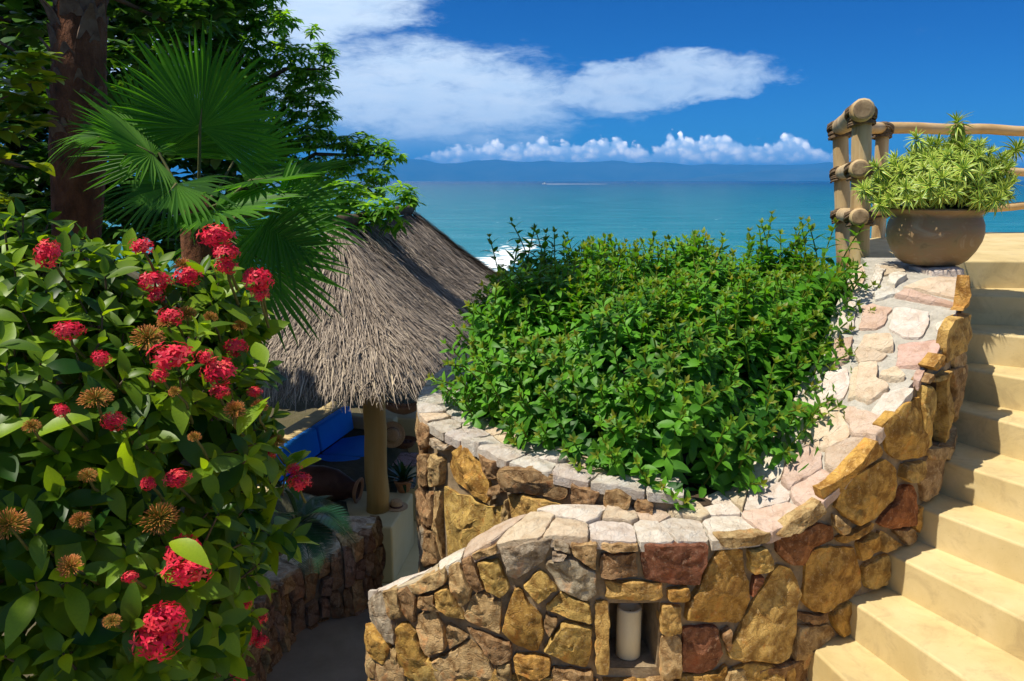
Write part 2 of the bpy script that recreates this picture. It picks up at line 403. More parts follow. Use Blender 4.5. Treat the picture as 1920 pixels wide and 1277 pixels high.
# ------------------------------------------------------------------ sea, far shore, ground
def sea_material():
    m, t, b, o = base_mat('sea_water')
    geo = t.new('ShaderNodeNewGeometry').outputs['Position']
    s = t.new('ShaderNodeSeparateXYZ'); t.put(s.inputs[0], geo)
    X, Y, _ = s.outputs
    shoal = t.noise(geo, 0.004, 4, 0.55)
    depth = t.m('ADD', Y, t.m('MULTIPLY', t.m('SUBTRACT', shoal, 0.5), t.m('MULTIPLY', Y, 0.5)))
    lg = t.m('DIVIDE', t.m('LOGARITHM', t.m('MAXIMUM', depth, 10.0), 10.0), 5.0)
    c = t.ramp(lg, [(0.34, (0.040, 0.215, 0.265)), (0.42, (0.011, 0.155, 0.200)), (0.50, (0.003, 0.112, 0.158)), (0.60, (0.001, 0.070, 0.130)), (0.68, (0.001, 0.024, 0.090))])
    rip = t.noise(t.xyz(t.m('MULTIPLY', X, 0.25), Y, 0.0), 0.16, 5, 0.6)
    c = t.mix(t.m('MULTIPLY', t.ss(rip, 0.42, 0.66), 0.30), c, (0.07, 0.27, 0.34))
    # surf along the shore line, which runs out from lower left to right
    sd = t.m('SUBTRACT', t.m('SUBTRACT', Y, 38.0), t.m('MULTIPLY', t.m('ADD', X, 7.0), 7.2))
    sd = t.m('DIVIDE', sd, 7.3)
    fn = t.noise(geo, 0.35, 7, 0.68, 0.8)
    band = t.m('MULTIPLY', t.ss(sd, -1.5, 0.5), t.ss(sd, 1.5, 8.0, 1.0, 0.0))
    band = t.m('MULTIPLY', band, t.ss(Y, 90.0, 160.0, 1.0, 0.0))
    fo = t.ss(t.m('ADD', fn, t.m('MULTIPLY', band, 0.30)), 0.66, 0.78)
    c = t.mix(fo, c, (0.85, 0.89, 0.90))
    t.put(b.inputs['Base Color'], c)
    t.put(b.inputs['Roughness'], t.m('ADD', 0.22, t.m('MULTIPLY', fo, 0.6)))
    b.inputs['IOR'].default_value = 1.33
    b.inputs['Specular IOR Level'].default_value = 0.03
    wv = t.m('ADD', t.noise(t.xyz(t.m('MULTIPLY', X, 0.35), Y, 0.0), 0.5, 6, 0.65), t.m('MULTIPLY', t.noise(t.xyz(t.m('MULTIPLY', X, 0.4), Y, 0.0), 0.06, 3, 0.5), 3.0))
    bump(t, b, wv, 0.8, 0.5)
    return m
XL = 44000.0
ys = [14, 60, 200, 700, 2500, 9000, XL]
V, Fc = [], []
for j, yv in enumerate(ys):
    V += [(-XL, yv, SEA), (0, yv, SEA), (XL, yv, SEA)]
for j in range(len(ys) - 1):
    for i in range(2):
        a = j * 3 + i; Fc.append((a, a + 1, a + 4, a + 3))
tag(mesh_py('sea', V, Fc, sea_material()), kind='structure')

hill_m = surf('far_hill', [(0.3, (0.035, 0.06, 0.03)), (0.7, (0.09, 0.11, 0.06))], 0.0012, 1.0, bscale=0.004, bstr=1.0, bdist=60)
def far_hills(name, Y0, dep, x0, x1, hfun, seed):
    nx, ny = 260, 16
    V, Fc = [], []
    for j in range(ny):
        v = j / (ny - 1)
        for i in range(nx):
            x = x0 + (x1 - x0) * i / (nx - 1)
            prof = math.sin(math.pi * min(1, v * 1.0)) ** 0.9
            n = mnoise.fractal((x * 0.00035, v * 2.2 + seed, seed), 1.0, 2.0, 5)
            z = SEA - 5 + max(0, hfun(x) * prof * (1 + 0.30 * n) + 40 * n * prof)
            V.append((x, Y0 + dep * v, z))
    for j in range(ny - 1):
        for i in range(nx - 1):
            a = j * nx + i; Fc.append((a, a + 1, a + nx + 1, a + nx))
    o = mesh_py(name, V, Fc, hill_m, None, True)
    return tag(o, kind='structure')
far_hills('hills', 24000, 5000, -9000, 26000, lambda x: 520 + 110 * mnoise.noise((x * 0.00022, 3.3, 0)) + 130 * math.exp(-((x + 1500) / 3000) ** 2) - 170 * max(0, min(1, (-x - 4500) / 2500)), 1.0)
far_hills('hills', 20500, 3000, 3000, 26000, lambda x: (330 + 120 * mnoise.noise((x * 0.0003, 7.1, 0))) * max(0.0, min(1, (x - 3000) / 6000)), 5.0)

def ss(a, b, x):
    t = np.clip((x - a) / (b - a), 0, 1); return t * t * (3 - 2 * t)
def terrain(x, y):
    base = -2.75 - 1.55 * ss(4.4, 7.0, y) - 0.25 * ss(8, 14, y) - 6.6 * ss(15, 31, y)
    left = ss(-1.42, -1.75, x)
    bank = (-2.05 - 0.35 * ss(3, 5, y)) * (1 - ss(5.5, 9.0, y)) + (-3.6 - 6.6 * ss(15, 31, y)) * ss(5.5, 9.0, y)
    z = base * (1 - left) + np.maximum(bank, base) * left
    hill = ss(-4.0, -9.0, x) * (1 - ss(14, 26, y)) * 2.6
    return z + hill
gx = np.concatenate([np.linspace(-40, -6, 18), np.linspace(-5.6, 5, 60), np.linspace(6, 40, 16)])
gy = np.concatenate([np.linspace(-12, 0, 8), np.linspace(0.3, 12, 60), np.linspace(13, 34, 20)])
GX, GY = np.meshgrid(gx, gy)
GZ = terrain(GX, GY)
for j in range(GZ.shape[0]):
    for i in range(GZ.shape[1]):
        GZ[j, i] += 0.05 * mnoise.noise((GX[j, i] * 1.3, GY[j, i] * 1.3, 0))
nx_, ny_ = len(gx), len(gy)
idx = np.arange(nx_ * ny_).reshape(ny_, nx_)
Q = np.stack((idx[:-1, :-1], idx[:-1, 1:], idx[1:, 1:], idx[1:, :-1]), -1).reshape(-1, 4)
tag(link('ground', mesh_data('ground', np.stack((GX, GY, GZ), -1).reshape(-1, 3), Q, M['ground'])), kind='structure')

# ------------------------------------------------------------------ curves of the stone walls (plan view)
def spline(pts, step=0.01):
    pts = np.array(pts, float)
    out = []
    for i in range(len(pts) - 1):
        p0 = pts[max(i - 1, 0)]; p1 = pts[i]; p2 = pts[i + 1]; p3 = pts[min(i + 2, len(pts) - 1)]
        n = max(2, int(np.linalg.norm(p2[:2] - p1[:2]) / step))
        t = np.linspace(0, 1, n, endpoint=False)[:, None]
        out.append(0.5 * ((2 * p1) + (-p0 + p2) * t + (2 * p0 - 5 * p1 + 4 * p2 - p3) * t ** 2 + (-p0 + 3 * p1 - 3 * p2 + p3) * t ** 3))
    out.append(pts[-1:])
    return np.concatenate(out)

class Wall:
    """a wall following a plan curve; columns: x, y, z of the outer top edge, width of the top, rise across the top"""
    def __init__(self, pts):
        c = spline(pts)
        self.c = c
        self.s = np.concatenate([[0], np.cumsum(np.linalg.norm(np.diff(c[:, :2], axis=0), axis=1))])
        tg = np.gradient(c[:, :2], axis=0); tg /= np.linalg.norm(tg, axis=1)[:, None]
        self.n = np.stack((tg[:, 1], -tg[:, 0]), 1)      # outward (to the right of travel)
        self.L = self.s[-1]
    def at(self, s, col):
        return np.interp(s, self.s, col)
    def face(self, s, z, d):
        nx, ny = self.at(s, self.n[:, 0]), self.at(s, self.n[:, 1])
        return Vector((self.at(s, self.c[:, 0]) + nx * d, self.at(s, self.c[:, 1]) + ny * d, z))
    def top(self, s, wv, d):
        """wv in metres inwards from the outer edge"""
        nx, ny = self.at(s, self.n[:, 0]), self.at(s, self.n[:, 1])
        rise = self.at(s, self.c[:, 4]); wd = self.at(s, self.c[:, 3])
        return Vector((self.at(s, self.c[:, 0]) - nx * wv, self.at(s, self.c[:, 1]) - ny * wv, self.at(s, self.c[:, 2]) + rise * wv / wd + d))
    def hit_face(self, x, y):
        d = ray(x, y); c = self.c[:, :2]
        cr = c[:, 0] * d[1] - c[:, 1] * d[0]
        best = None
        for i in np.nonzero(cr[:-1] * cr[1:] <= 0)[0]:
            f = cr[i] / (cr[i] - cr[i + 1]) if cr[i] != cr[i + 1] else 0
            p = c[i] + (c[i + 1] - c[i]) * f
            t = p[1] / d[1]
            if t > 0 and (best is None or t < best[0]):
                best = (t, self.s[i] + (self.s[i + 1] - self.s[i]) * f, t * d[2])
        if best is None:                                   # just past an end: nearest bearing
            i = int(np.argmin(np.abs(cr) / np.linalg.norm(c, axis=1)))
            best = (c[i, 1] / d[1], self.s[i], c[i, 1] / d[1] * d[2])
        return best[1], best[2]
    def hit_top(self, x, y):
        if not hasattr(self, 'grid'):
            S = np.linspace(0, self.L, 900); Wf = np.linspace(0, 1, 48)
            g = np.array([[self.top(s, f * self.at(s, self.c[:, 3]), 0) for f in Wf] for s in S[::3]])
            self.gS = S[::3]; self.gW = Wf; self.grid = proj(g)
        q = np.sum((self.grid - np.array((x, y))) ** 2, -1)
        i, j = np.unravel_index(np.argmin(q), q.shape)
        return self.gS[i], self.gW[j] * self.at(self.gS[i], self.c[:, 3])

FRONT = Wall([  # x, y, z of top, width, rise
    (-0.66, 3.42, -1.86, 0.14, 0.00), (-0.63, 3.29, -1.80, 0.14, 0.0), (-0.44, 3.17, -1.70, 0.15, 0.0), (-0.27, 3.11, -1.585, 0.16, 0.0),
    (-0.05, 3.05, -1.455, 0.20, 0.02), (0.17, 3.02, -1.415, 0.27, 0.02), (0.52, 3.00, -1.425, 0.34, 0.02), (0.80, 3.04, -1.44, 0.38, 0.02),
    (1.09, 3.10, -1.43, 0.42, 0.03), (1.33, 3.185, -1.32, 0.46, 0.03), (1.577, 3.30, -1.09, 0.50, 0.03), (1.739, 3.394, -0.93, 0.52, 0.03),
    (1.927, 3.52, -0.776, 0.55, 0.03), (2.11, 3.708, -0.650, 0.58, 0.02), (2.25, 3.90, -0.56, 0.58, 0.02), (2.36, 4.12, -0.50, 0.57, 0.01), (2.44, 4.36, -0.470, 0.53, 0.0),
    (2.50, 4.62, -0.455, 0.44, 0.0), (2.53, 4.90, -0.45, 0.38, 0.0)])
PLANTER = Wall([
    (-0.36, 5.75, -1.22, 0.34, 0.0), (-0.42, 5.4, -1.22, 0.34, 0.0), (-0.53, 4.9, -1.24, 0.34, 0.0), (-0.55, 4.5, -1.25, 0.34, 0.0), (-0.50, 4.22, -1.265, 0.34, 0), (-0.37, 3.97, -1.275, 0.34, 0.0),
    (-0.05, 3.57, -1.28, 0.32, 0.0), (0.23, 3.39, -1.30, 0.30, 0.0), (0.50, 3.30, -1.32, 0.28, 0.0), (0.75, 3.27, -1.34, 0.25, 0.0)])
RETAIN = Wall([
    (-1.62, 2.4, -1.98, 0.25, 0.0), (-1.42, 3.0, -2.0, 0.25, 0.0), (-1.30, 3.5, -2.05, 0.25, 0.0), (-1.27, 3.85, -2.11, 0.25, 0.0), (-1.21, 4.15, -2.15, 0.25, 0.0), (-1.08, 4.28, -2.13, 0.25, 0.0), (-0.95, 4.34, -2.09, 0.25, 0),
    (-0.86, 4.45, -2.06, 0.25, 0), (-0.84, 4.7, -2.05, 0.25, 0)])

def core(wl, name, zb, parent, mat, capmat, niches=(), rec=0.020):
    """mortar body of a wall, set back behind the stone faces; niches = (s0, s1, z0, z1, depth)"""
    S = list(np.arange(0, wl.L, 0.05)) + [wl.L]
    for n in niches: S += [n[0], n[1]]
    S = sorted(set(round(float(v), 4) for v in S))
    V, Fc = [], []
    rows = []
    for s in S:
        zt = float(wl.at(s, wl.c[:, 2])) - 0.02
        zs = [zb]
        ext = sorted(set([n[2] for n in niches] + [n[3] for n in niches]))
        zs += [min(e, zt - 0.002 * (len(ext) - k)) for k, e in enumerate(ext)] + [zt]
        col = []
        for z in zs:
            col.append(len(V)); V.append(wl.face(s, z, -rec))
        wd = float(wl.at(s, wl.c[:, 3]))
        a = len(V); V.append(wl.top(s, wd - 0.02, -0.03)); V.append(Vector((V[a].x, V[a].y, zb)))
        rows.append((col, a))
    ext = sorted(set([n[2] for n in niches] + [n[3] for n in niches]))
    def zi(q, ln): return 1 + ext.index(q)
    for i in range(len(S) - 1):
        c0, a0 = rows[i]; c1, a1 = rows[i + 1]
        for k in range(len(c0) - 1):
            hole = False
            for n in niches:
                if S[i] >= n[0] - 1e-3 and S[i + 1] <= n[1] + 1e-3 and zi(n[2], 0) <= k < zi(n[3], 0):
                    hole = True
            if not hole:
                Fc.append((c0[k], c1[k], c1[k + 1], c0[k + 1]))
        Fc.append((a0, a1, a1 + 1, a0 + 1))
    Fc.append(tuple(rows[0][0]) + (rows[0][1], rows[0][1] + 1))
    Fc.append(tuple(reversed(tuple(rows[-1][0]) + (rows[-1][1], rows[-1][1] + 1))))
    for n in niches:
        s0, s1, z0, z1, dp = n
        q = [wl.face(s, z, -d) for d in (rec, dp) for s, z in ((s0, z0), (s1, z0), (s1, z1), (s0, z1))]
        o = len(V); V += q
        Fc += [(o + 4, o + 5, o + 6, o + 7), (o, o + 1, o + 5, o + 4), (o + 1, o + 2, o + 6, o + 5), (o + 2, o + 3, o + 7, o + 6), (o + 3, o, o + 4, o + 7)]
    body = mesh_py(name, V, Fc, mat, parent)
    V, Fc = [], []
    for i, s in enumerate(S):
        wd = float(wl.at(s, wl.c[:, 3]))
        V += [wl.top(s, 0.036, -0.07), wl.top(s, 0.036, -0.016), wl.top(s, wd, -0.016), wl.top(s, wd, -0.25)]
        if i:
            a = 4 * (i - 1)
            Fc += [(a + k, a + 4 + k, a + 5 + k, a + 1 + k) for k in range(3)]
    mesh_py('mortar_bed', V, Fc, capmat, parent)
    return body

def resample(poly, n, seed, rough):
    poly = np.array(poly, float)
    for _ in range(1):                                    # soften corners a little
        nx = np.roll(poly, -1, 0)
        poly = np.stack((poly * 0.96 + nx * 0.04, poly * 0.04 + nx * 0.96), 1).reshape(-1, 2)
    seg = np.linalg.norm(np.roll(poly, -1, 0) - poly, axis=1)
    cum = np.concatenate([[0], np.cumsum(seg)])
    cl = np.concatenate([poly, poly[:1]])
    t = np.linspace(0, cum[-1], n, endpoint=False)
    out = np.stack((np.interp(t, cum, cl[:, 0]), np.interp(t, cum, cl[:, 1])), 1)
    for k in range(n):
        out[k, 0] += rough * mnoise.noise((out[k, 0] * 28, out[k, 1] * 28, seed))
        out[k, 1] += rough * mnoise.noise((out[k, 0] * 28, out[k, 1] * 28, seed + 50))
    return out
def stone(poly, fmap, col, parent, seed, mat, proud=0.012, amp=0.010, back=0.05, inset=0.001, nb=40, name='stone', tilt=0.06):
    """one quarried stone: outline in wall coordinates, domed, rough and slightly tilted"""
    b = resample(poly, nb, seed, 0.008)
    ctr = b.mean(0)
    size = math.sqrt(abs(0.5 * np.sum(b[:, 0] * np.roll(b[:, 1], -1) - b[:, 1] * np.roll(b[:, 0], -1))))
    if size < 0.012:
        return None
    k = max(0.5, 1 - inset * 2.0 / size)
    b = ctr + (b - ctr) * k
    rn = random.Random(seed)
    tx, ty = rn.uniform(-tilt, tilt), rn.uniform(-tilt, tilt)
    pr = proud + rn.uniform(-0.006, 0.010)
    planes = [(rn.uniform(0.002, 0.018), rn.uniform(-.22, .22), rn.uniform(-.22, .22)) for _ in range(5)]
    rings = [(1.0, -back), (1.0, -0.003), (0.986, 0.72), (0.95, 1.0), (0.87, 1.0), (0.77, 1.0), (0.66, 1.0), (0.54, 1.0), (0.42, 1.0), (0.28, 1.0), (0.14, 1.0)]
    V, Fc = [], []
    for f, h in rings:
        for p in b:
            q = ctr + (p - ctr) * f
            if h < 0:
                d = h if h < -0.01 else min(0, h + 0.004 * mnoise.noise((q[0] * 30, q[1] * 30, seed)))
            else:
                fl = q - ctr
                n1 = mnoise.noise((q[0] * 9, q[1] * 9, seed * 1.7)); n2 = mnoise.noise((q[0] * 24, q[1] * 24, seed * 0.9)); n3 = mnoise.noise((q[0] * 60, q[1] * 60, seed))
                fc = min(a_ + b1_ * fl[0] + b2_ * fl[1] for a_, b1_, b2_ in planes) * (amp / 0.010)
                d = h * (pr + tx * fl[0] + ty * fl[1] + fc + amp * (0.7 * abs(n1) + 0.8 * n2 * abs(n2) * 2 + 0.40 * n3))
                d = max(d, -0.004)
            V.append(fmap(q[0], q[1], d))
    n = nb
    for r in range(len(rings) - 1):
        for i in range(n):
            Fc.append((r * n + i, r * n + (i + 1) % n, (r + 1) * n + (i + 1) % n, (r + 1) * n + i))
    V.append(fmap(ctr[0], ctr[1], pr + min(q[0] for q in planes) * (amp / 0.010))); c = len(V) - 1
    r = len(rings) - 1
    for i in range(n):
        Fc.append((r * n + i, r * n + (i + 1) % n, c))
    # orient outwards
    org = Vector(V[c])
    Vl = [Vector(v) - org for v in V]
    nrm = (Vl[Fc[-1][1]] - Vl[Fc[-1][0]]).cross(Vl[Fc[-1][2]] - Vl[Fc[-1][0]])
    outw = fmap(ctr[0], ctr[1], 1.0) - fmap(ctr[0], ctr[1], 0.0)
    if nrm.dot(outw) < 0:
        Fc = [tuple(reversed(f)) for f in Fc]
    me = bpy.data.meshes.new(name)
    me.from_pydata([tuple(v) for v in Vl], [], Fc)
    me.materials.append(mat)
    me.polygons.foreach_set('use_smooth', [True] * len(me.polygons))
    me.set_sharp_from_angle(angle=R(24))
    me.update()
    o = bpy.data.objects.new(name, me); COL.objects.link(o)
    o.parent = parent; o.location = org - Vector(parent.location)
    j = 1 + rn.uniform(-0.12, 0.12)
    o.color = (col[0] * j, col[1] * j * (1 + rn.uniform(-.04, .04)), col[2] * j, 1)
    return o
def clip(poly, a, b, c):
    out = []
    n = len(poly)
    for i in range(n):
        p, q = poly[i], poly[(i + 1) % n]
        dp, dq = a * p[0] + b * p[1] - c, a * q[0] + b * q[1] - c
        if dp <= 0: out.append(p)
        if dp * dq < 0:
            f = dp / (dp - dq); out.append((p[0] + (q[0] - p[0]) * f, p[1] + (q[1] - p[1]) * f))
    return out
def voronoi_cells(pts, box):
    cells = []
    for i, p in enumerate(pts):
        poly = [(box[0], box[1]), (box[2], box[1]), (box[2], box[3]), (box[0], box[3])]
        for j, q in enumerate(pts):
            if i != j and len(poly) > 2:
                a, b = q[0] - p[0], q[1] - p[1]
                poly = clip(poly, a, b, 0.5 * (q[0] ** 2 + q[1] ** 2 - p[0] ** 2 - p[1] ** 2))
        cells.append(poly)
    return cells

# palette of the walls
GOLD, TAN, GREY, RED, BRN, OCH = (0.62, 0.355, 0.085), (0.60, 0.41, 0.19), (0.55, 0.46, 0.33), (0.31, 0.125, 0.065), (0.42, 0.26, 0.12), (0.66, 0.43, 0.125)
WHT, PNK, CRM, LGR = (0.71, 0.645, 0.55), (0.61, 0.43, 0.34), (0.66, 0.54, 0.39), (0.60, 0.56, 0.50)
def zmap(ox, oy, k):
    return lambda pts: [(ox + x / k, oy + y / k) for x, y in pts]
A4, A5, A3, A6, A2, A9 = zmap(650, 900, 3.387), zmap(1080, 900, 3.368), zmap(1500, 750, 2.424), zmap(770, 650, 2.837), zmap(1550, 400, 3.19), zmap(1640, 560, 4.255)
front_stones = [
 (A4, GREY, [(130,770),(225,695),(250,760),(290,900),(315,1050),(260,1020),(180,930),(130,860)]),
 (A4, TAN, [(232,695),(328,685),(355,860),(290,895),(255,790)]),
 (A4, BRN, [(335,685),(385,672),(440,760),(430,915),(390,890),(360,850)]),
 (A4, TAN, [(392,672),(635,548),(638,660),(430,735)]),
 (A4, TAN, [(645,545),(718,510),(762,620),(795,690),(780,775),(722,805),(692,740),(650,655)]),
 (A4, BRN, [(728,505),(785,475),(885,698),(822,712),(772,620)]),
 (A4, TAN, [(795,465),(962,402),(966,450),(805,508)]),
 (A4, OCH, [(825,522),(968,505),(1038,690),(975,750),(902,698)]),
 (A4, GREY, [(975,425),(1305,365),(1268,500),(1072,640),(1022,615),(982,480)]),
 (A4, GREY, [(1315,375),(1415,395),(1420,455),(1315,438)]),
 (A4, GREY, [(1312,450),(1410,465),(1385,498),(1305,498)]),
 (A4, TAN, [(1425,398),(1595,390),(1590,565),(1535,540),(1432,460)]),
 (A4, GREY, [(1272,515),(1440,492),(1590,602),(1588,728),(1510,770),(1350,690),(1268,555)]),
 (A4, OCH, [(1230,572),(1340,690),(1215,780),(1112,670)]),
 (A4, BRN, [(450,745),(552,715),(560,780),(612,845),(455,800)]),
 (A4, OCH, [(562,702),(638,668),(688,740),(720,822),(750,885),(640,855),(572,790)]),
 (A4, TAN, [(738,860),(800,735),(880,722),(910,758),(982,772),(978,970),(860,940),(762,898)]),
 (A4, GOLD, [(1062,692),(1098,682),(1158,790),(1245,870),(1262,960),(1210,1095),(1062,1038),(988,970),(1002,880)]),
 (A4, OCH, [(1262,800),(1370,715),(1550,788),(1556,905),(1272,830)]),
 (A4, BRN, [(1258,850),(1350,892),(1280,980),(1254,920)]),
 (A4, OCH, [(1382,895),(1556,932),(1562,1090),(1528,1190),(1430,1175),(1244,1080),(1302,992)]),
 (A4, TAN, [(447,852),(558,838),(622,940),(632,1078),(502,1115),(443,960)]),
 (A4, TAN, [(642,905),(770,995),(652,1070),(636,960)]),
 (A4, BRN, [(750,932),(1046,1042),(1046,1145),(942,1165),(872,1080)]),
 (A4, TAN, [(542,1142),(640,1100),(778,1014),(868,1102),(942,1210),(926,1300),(548,1320)]),
 (A4, TAN, [(954,1172),(1046,1160),(1046,1320),(938,1320)]),
 (A4, GOLD, [(1062,1112),(1210,1108),(1296,1142),(1296,1228),(1220,1260),(1062,1222)]),
 (A4, GOLD, [(322,922),(370,902),(428,960),(488,1100),(526,1180),(520,1320),(340,1220),(332,1050)]),
 (A4, GOLD, [(132,895),(250,1022),(276,1080),(250,1175),(162,1108),(122,1000)]),
 (A4, TAN, [(282,1072),(318,1052),(336,1225),(290,1168)]),
 (A4, BRN, [(44,1092),(150,1112),(278,1192),(326,1240),(200,1330),(50,1330)]),
 (A4, BRN, [(36,775),(122,782),(122,880),(100,1080),(40,1080)]),
 (A4, GOLD, [(1102,1255),(1286,1240),(1286,1330),(1102,1330)]),
 (A4, BRN, [(1302,1192),(1558,1212),(1570,1330),(1296,1330)]),
 (A5, OCH, [(122,768),(204,768),(212,960),(205,1215),(124,1205),(118,900)]),
 (A5, TAN, [(148,398),(392,393),(392,447),(230,447),(152,432)]),
 (A5, BRN, [(148,472),(382,462),(392,612),(148,607)]),
 (A5, RED, [(412,402),(828,388),(828,480),(770,662),(640,657),(432,632),(412,480)]),
 (A5, OCH, [(178,632),(420,642),(556,652),(552,752),(470,762),(183,745)]),
 (A5, GOLD, [(572,692),(713,673),(718,762),(582,762)]),
 (A5, OCH, [(533,788),(662,793),(658,962),(552,972),(533,958)]),
 (A5, TAN, [(537,988),(658,983),(658,1246),(537,1252)]),
 (A5, GOLD, [(907,443),(1058,433),(1072,580),(1102,640),(1097,780),(1038,902),(880,902),(684,878),(694,800),(764,690),(864,500)]),
 (A5, TAN, [(880,362),(1236,328),(1231,392),(1150,407),(922,417)]),
 (A5, OCH, [(1088,443),(1208,428),(1246,500),(1241,558),(1122,597),(1093,570)]),
 (A5, RED, [(1118,613),(1196,603),(1112,745)]),
 (A5, OCH, [(1290,533),(1368,563),(1421,700),(1387,780),(1382,950),(1347,1098),(1290,1142),(1000,1132),(940,1108),(988,1020),(1103,800),(1232,603)]),
 (A5, (0.40, 0.17, 0.06), [(1258,372),(1540,273),(1626,293),(1626,378),(1508,430),(1438,542),(1332,527),(1268,460)]),
 (A5, TAN, [(1254,350),(1332,272),(1548,125),(1576,190),(1508,258),(1400,318),(1290,357)]),
 (A5, GOLD, [(1462,482),(1542,423),(1757,423),(1797,560),(1811,678),(1738,747),(1590,832),(1492,837),(1429,768),(1448,640)]),
 (A5, RED, [(673,933),(897,923),(907,1000),(931,1098),(858,1197),(780,1232),(673,1212),(668,1050)]),
 (A5, BRN, [(922,962),(967,928),(977,1058),(958,1082),(918,1010)]),
 (A5, TAN, [(1398,923),(1617,913),(1636,983),(1478,1058),(1466,1280),(1398,1290),(1373,1090)]),
 (A5, BRN, [(1393,833),(1520,853),(1597,833),(1597,897),(1500,912),(1398,878)]),
 (A5, GOLD, [(1613,843),(1745,765),(1728,970),(1672,987),(1613,900)]),
 (A5, OCH, [(992,1192),(1090,1153),(1297,1163),(1297,1340),(972,1340)]),
 (A5, GOLD, [(832,1232),(957,1173),(957,1240),(900,1268)]),
 (A5, GOLD, [(1643,367),(1760,323),(1868,263),(1896,278),(1850,318),(1720,388),(1660,398)]),
 (A5, TAN, [(1633,213),(1742,310),(1680,352),(1633,290)]),
 (A5, OCH, [(203,1262),(517,1268),(517,1340),(203,1340)]),
 (A5, BRN, [(533,1270),(800,1252),(830,1285),(960,1275),(960,1340),(533,1340)]),
 (A5, OCH, [(1312,1160),(1366,1155),(1384,1340),(1312,1340)]),
 (A3, GOLD, [(368,126),(480,10),(586,-20),(588,178),(553,262),(470,277),(432,267),(398,235)]),
 (A3, GOLD, [(92,416),(150,382),(215,315),(345,173),(382,230),(377,258),(290,298),(220,348),(170,456),(112,466)]),
 (A3, GOLD, [(232,353),(390,268),(436,310),(446,380),(436,448),(340,546),(262,576),(160,490),(183,420)]),
 (A3, OCH, [(472,292),(572,273),(567,338),(540,367),(490,372),(458,350)]),
 (A3, TAN, [(588,243),(676,210),(642,398),(562,466),(553,380)]),
 (A3, (0.42, 0.16, 0.05), [(353,567),(400,503),(450,452),(463,393),(517,383),(522,480),(498,567),(400,586)]),
 (A3, GOLD, [(522,485),(546,473),(543,605),(517,585)]),
 (A3, GOLD, [(262,652),(348,604),(357,678),(272,736)]),
 (A3, OCH, [(372,594),(466,658),(372,692),(361,604)]),
 (A3, TAN, [(424,593),(507,578),(537,618),(518,647),(482,657)]),
 (A3, OCH, [(283,760),(370,704),(406,704),(397,841),(303,861)]),
 (A9, OCH, [(440,640),(590,560),(582,608),(450,665)]),
 (A9, BRN, [(365,668),(430,590),(435,640),(400,672)]),
 (A9, OCH, [(372,690),(450,688),(440,1190),(380,1230),(362,1000),(366,800)]),
 (A9, OCH, [(592,620),(610,625),(600,960),(605,1120),(560,1160),(556,1100),(570,850)]),
 (A9, BRN, [(625,560),(700,500),(712,700),(660,780),(690,830),(640,1000),(612,900),(632,760)]),
 (A9, OCH, [(600,250),(650,170),(735,110),(735,330),(640,470),(580,520),(575,400)]),
 (A9, TAN, [(645,470),(735,345),(722,480),(705,700),(640,680)]),
 (A9, TAN, [(420,1200),(590,1165),(640,1010),(650,1120),(560,1277),(430,1277)]),
 (A9, GOLD, [(420,540),(520,440),(550,520),(470,570)]),
 (A2, GOLD, [(800,590),(848,535),(845,460),(862,380),(850,370),(826,560)]),
]
top_stones = [
 (A2, WHT, [(290,300),(358,285),(338,350),(262,498),(222,518),(245,430)]),
 (A2, WHT, [(372,382),(430,348),(486,380),(400,436),(364,420)]),
 (A2, CRM, [(455,438),(640,373),(846,373),(822,516),(700,488)]),
 (A2, PNK, [(395,490),(450,463),(796,542),(778,556),(560,526)]),
 (A2, PNK, [(214,543),(262,533),(396,557),(368,600),(346,658),(300,686),(196,696),(206,620)]),
 (A2, WHT, [(402,572),(520,573),(616,593),(621,640),(558,741),(442,731),(374,690)]),
 (A2, WHT, [(644,652),(776,606),(738,698),(700,721),(644,698)]),
 (A2, PNK, [(424,784),(656,749),(686,790),(648,856),(558,916),(406,911)]),
 (A2, CRM, [(226,734),(396,744),(396,816),(330,826),(186,798)]),
 (A2, CRM, [(324,943),(420,928),(476,970),(466,988),(380,1006),(314,980)]),
 (A2, PNK, [(524,934),(596,924),(556,1006),(504,980)]),
 (A2, CRM, [(190,884),(316,894),(296,1000),(390,1040),(250,1140),(150,1090)]),
 (A2, WHT, [(334,1084),(480,1044),(551,1048),(350,1258),(256,1246),(266,1180)]),
]
ID = lambda pts: pts
top_stones += [
 (ID, CRM, [(1588,505),(1614,492),(1612,545),(1580,562)]), (ID, WHT, [(1578,572),(1605,564),(1600,615),(1566,627)]), (ID, PNK, [(1562,637),(1598,630),(1588,678),(1552,690)]),
 (ID, WHT, [(1550,700),(1592,690),(1596,720),(1580,745),(1530,750)]), (ID, CRM, [(1600,690),(1640,680),(1642,700),(1620,742),(1590,748)]), (ID, CRM, [(1525,760),(1584,754),(1592,778),(1560,810),(1510,815)]),
 (ID, CRM, [(1648,497),(1690,495),(1696,508),(1655,514)]), (ID, LGR, [(1640,545),(1668,535),(1690,548),(1640,562)]), (ID, WHT, [(1700,497),(1790,500),(1812,512),(1745,512)]), (ID, CRM, [(1615,640),(1600,662),(1608,680),(1650,672),(1668,662)]),
]
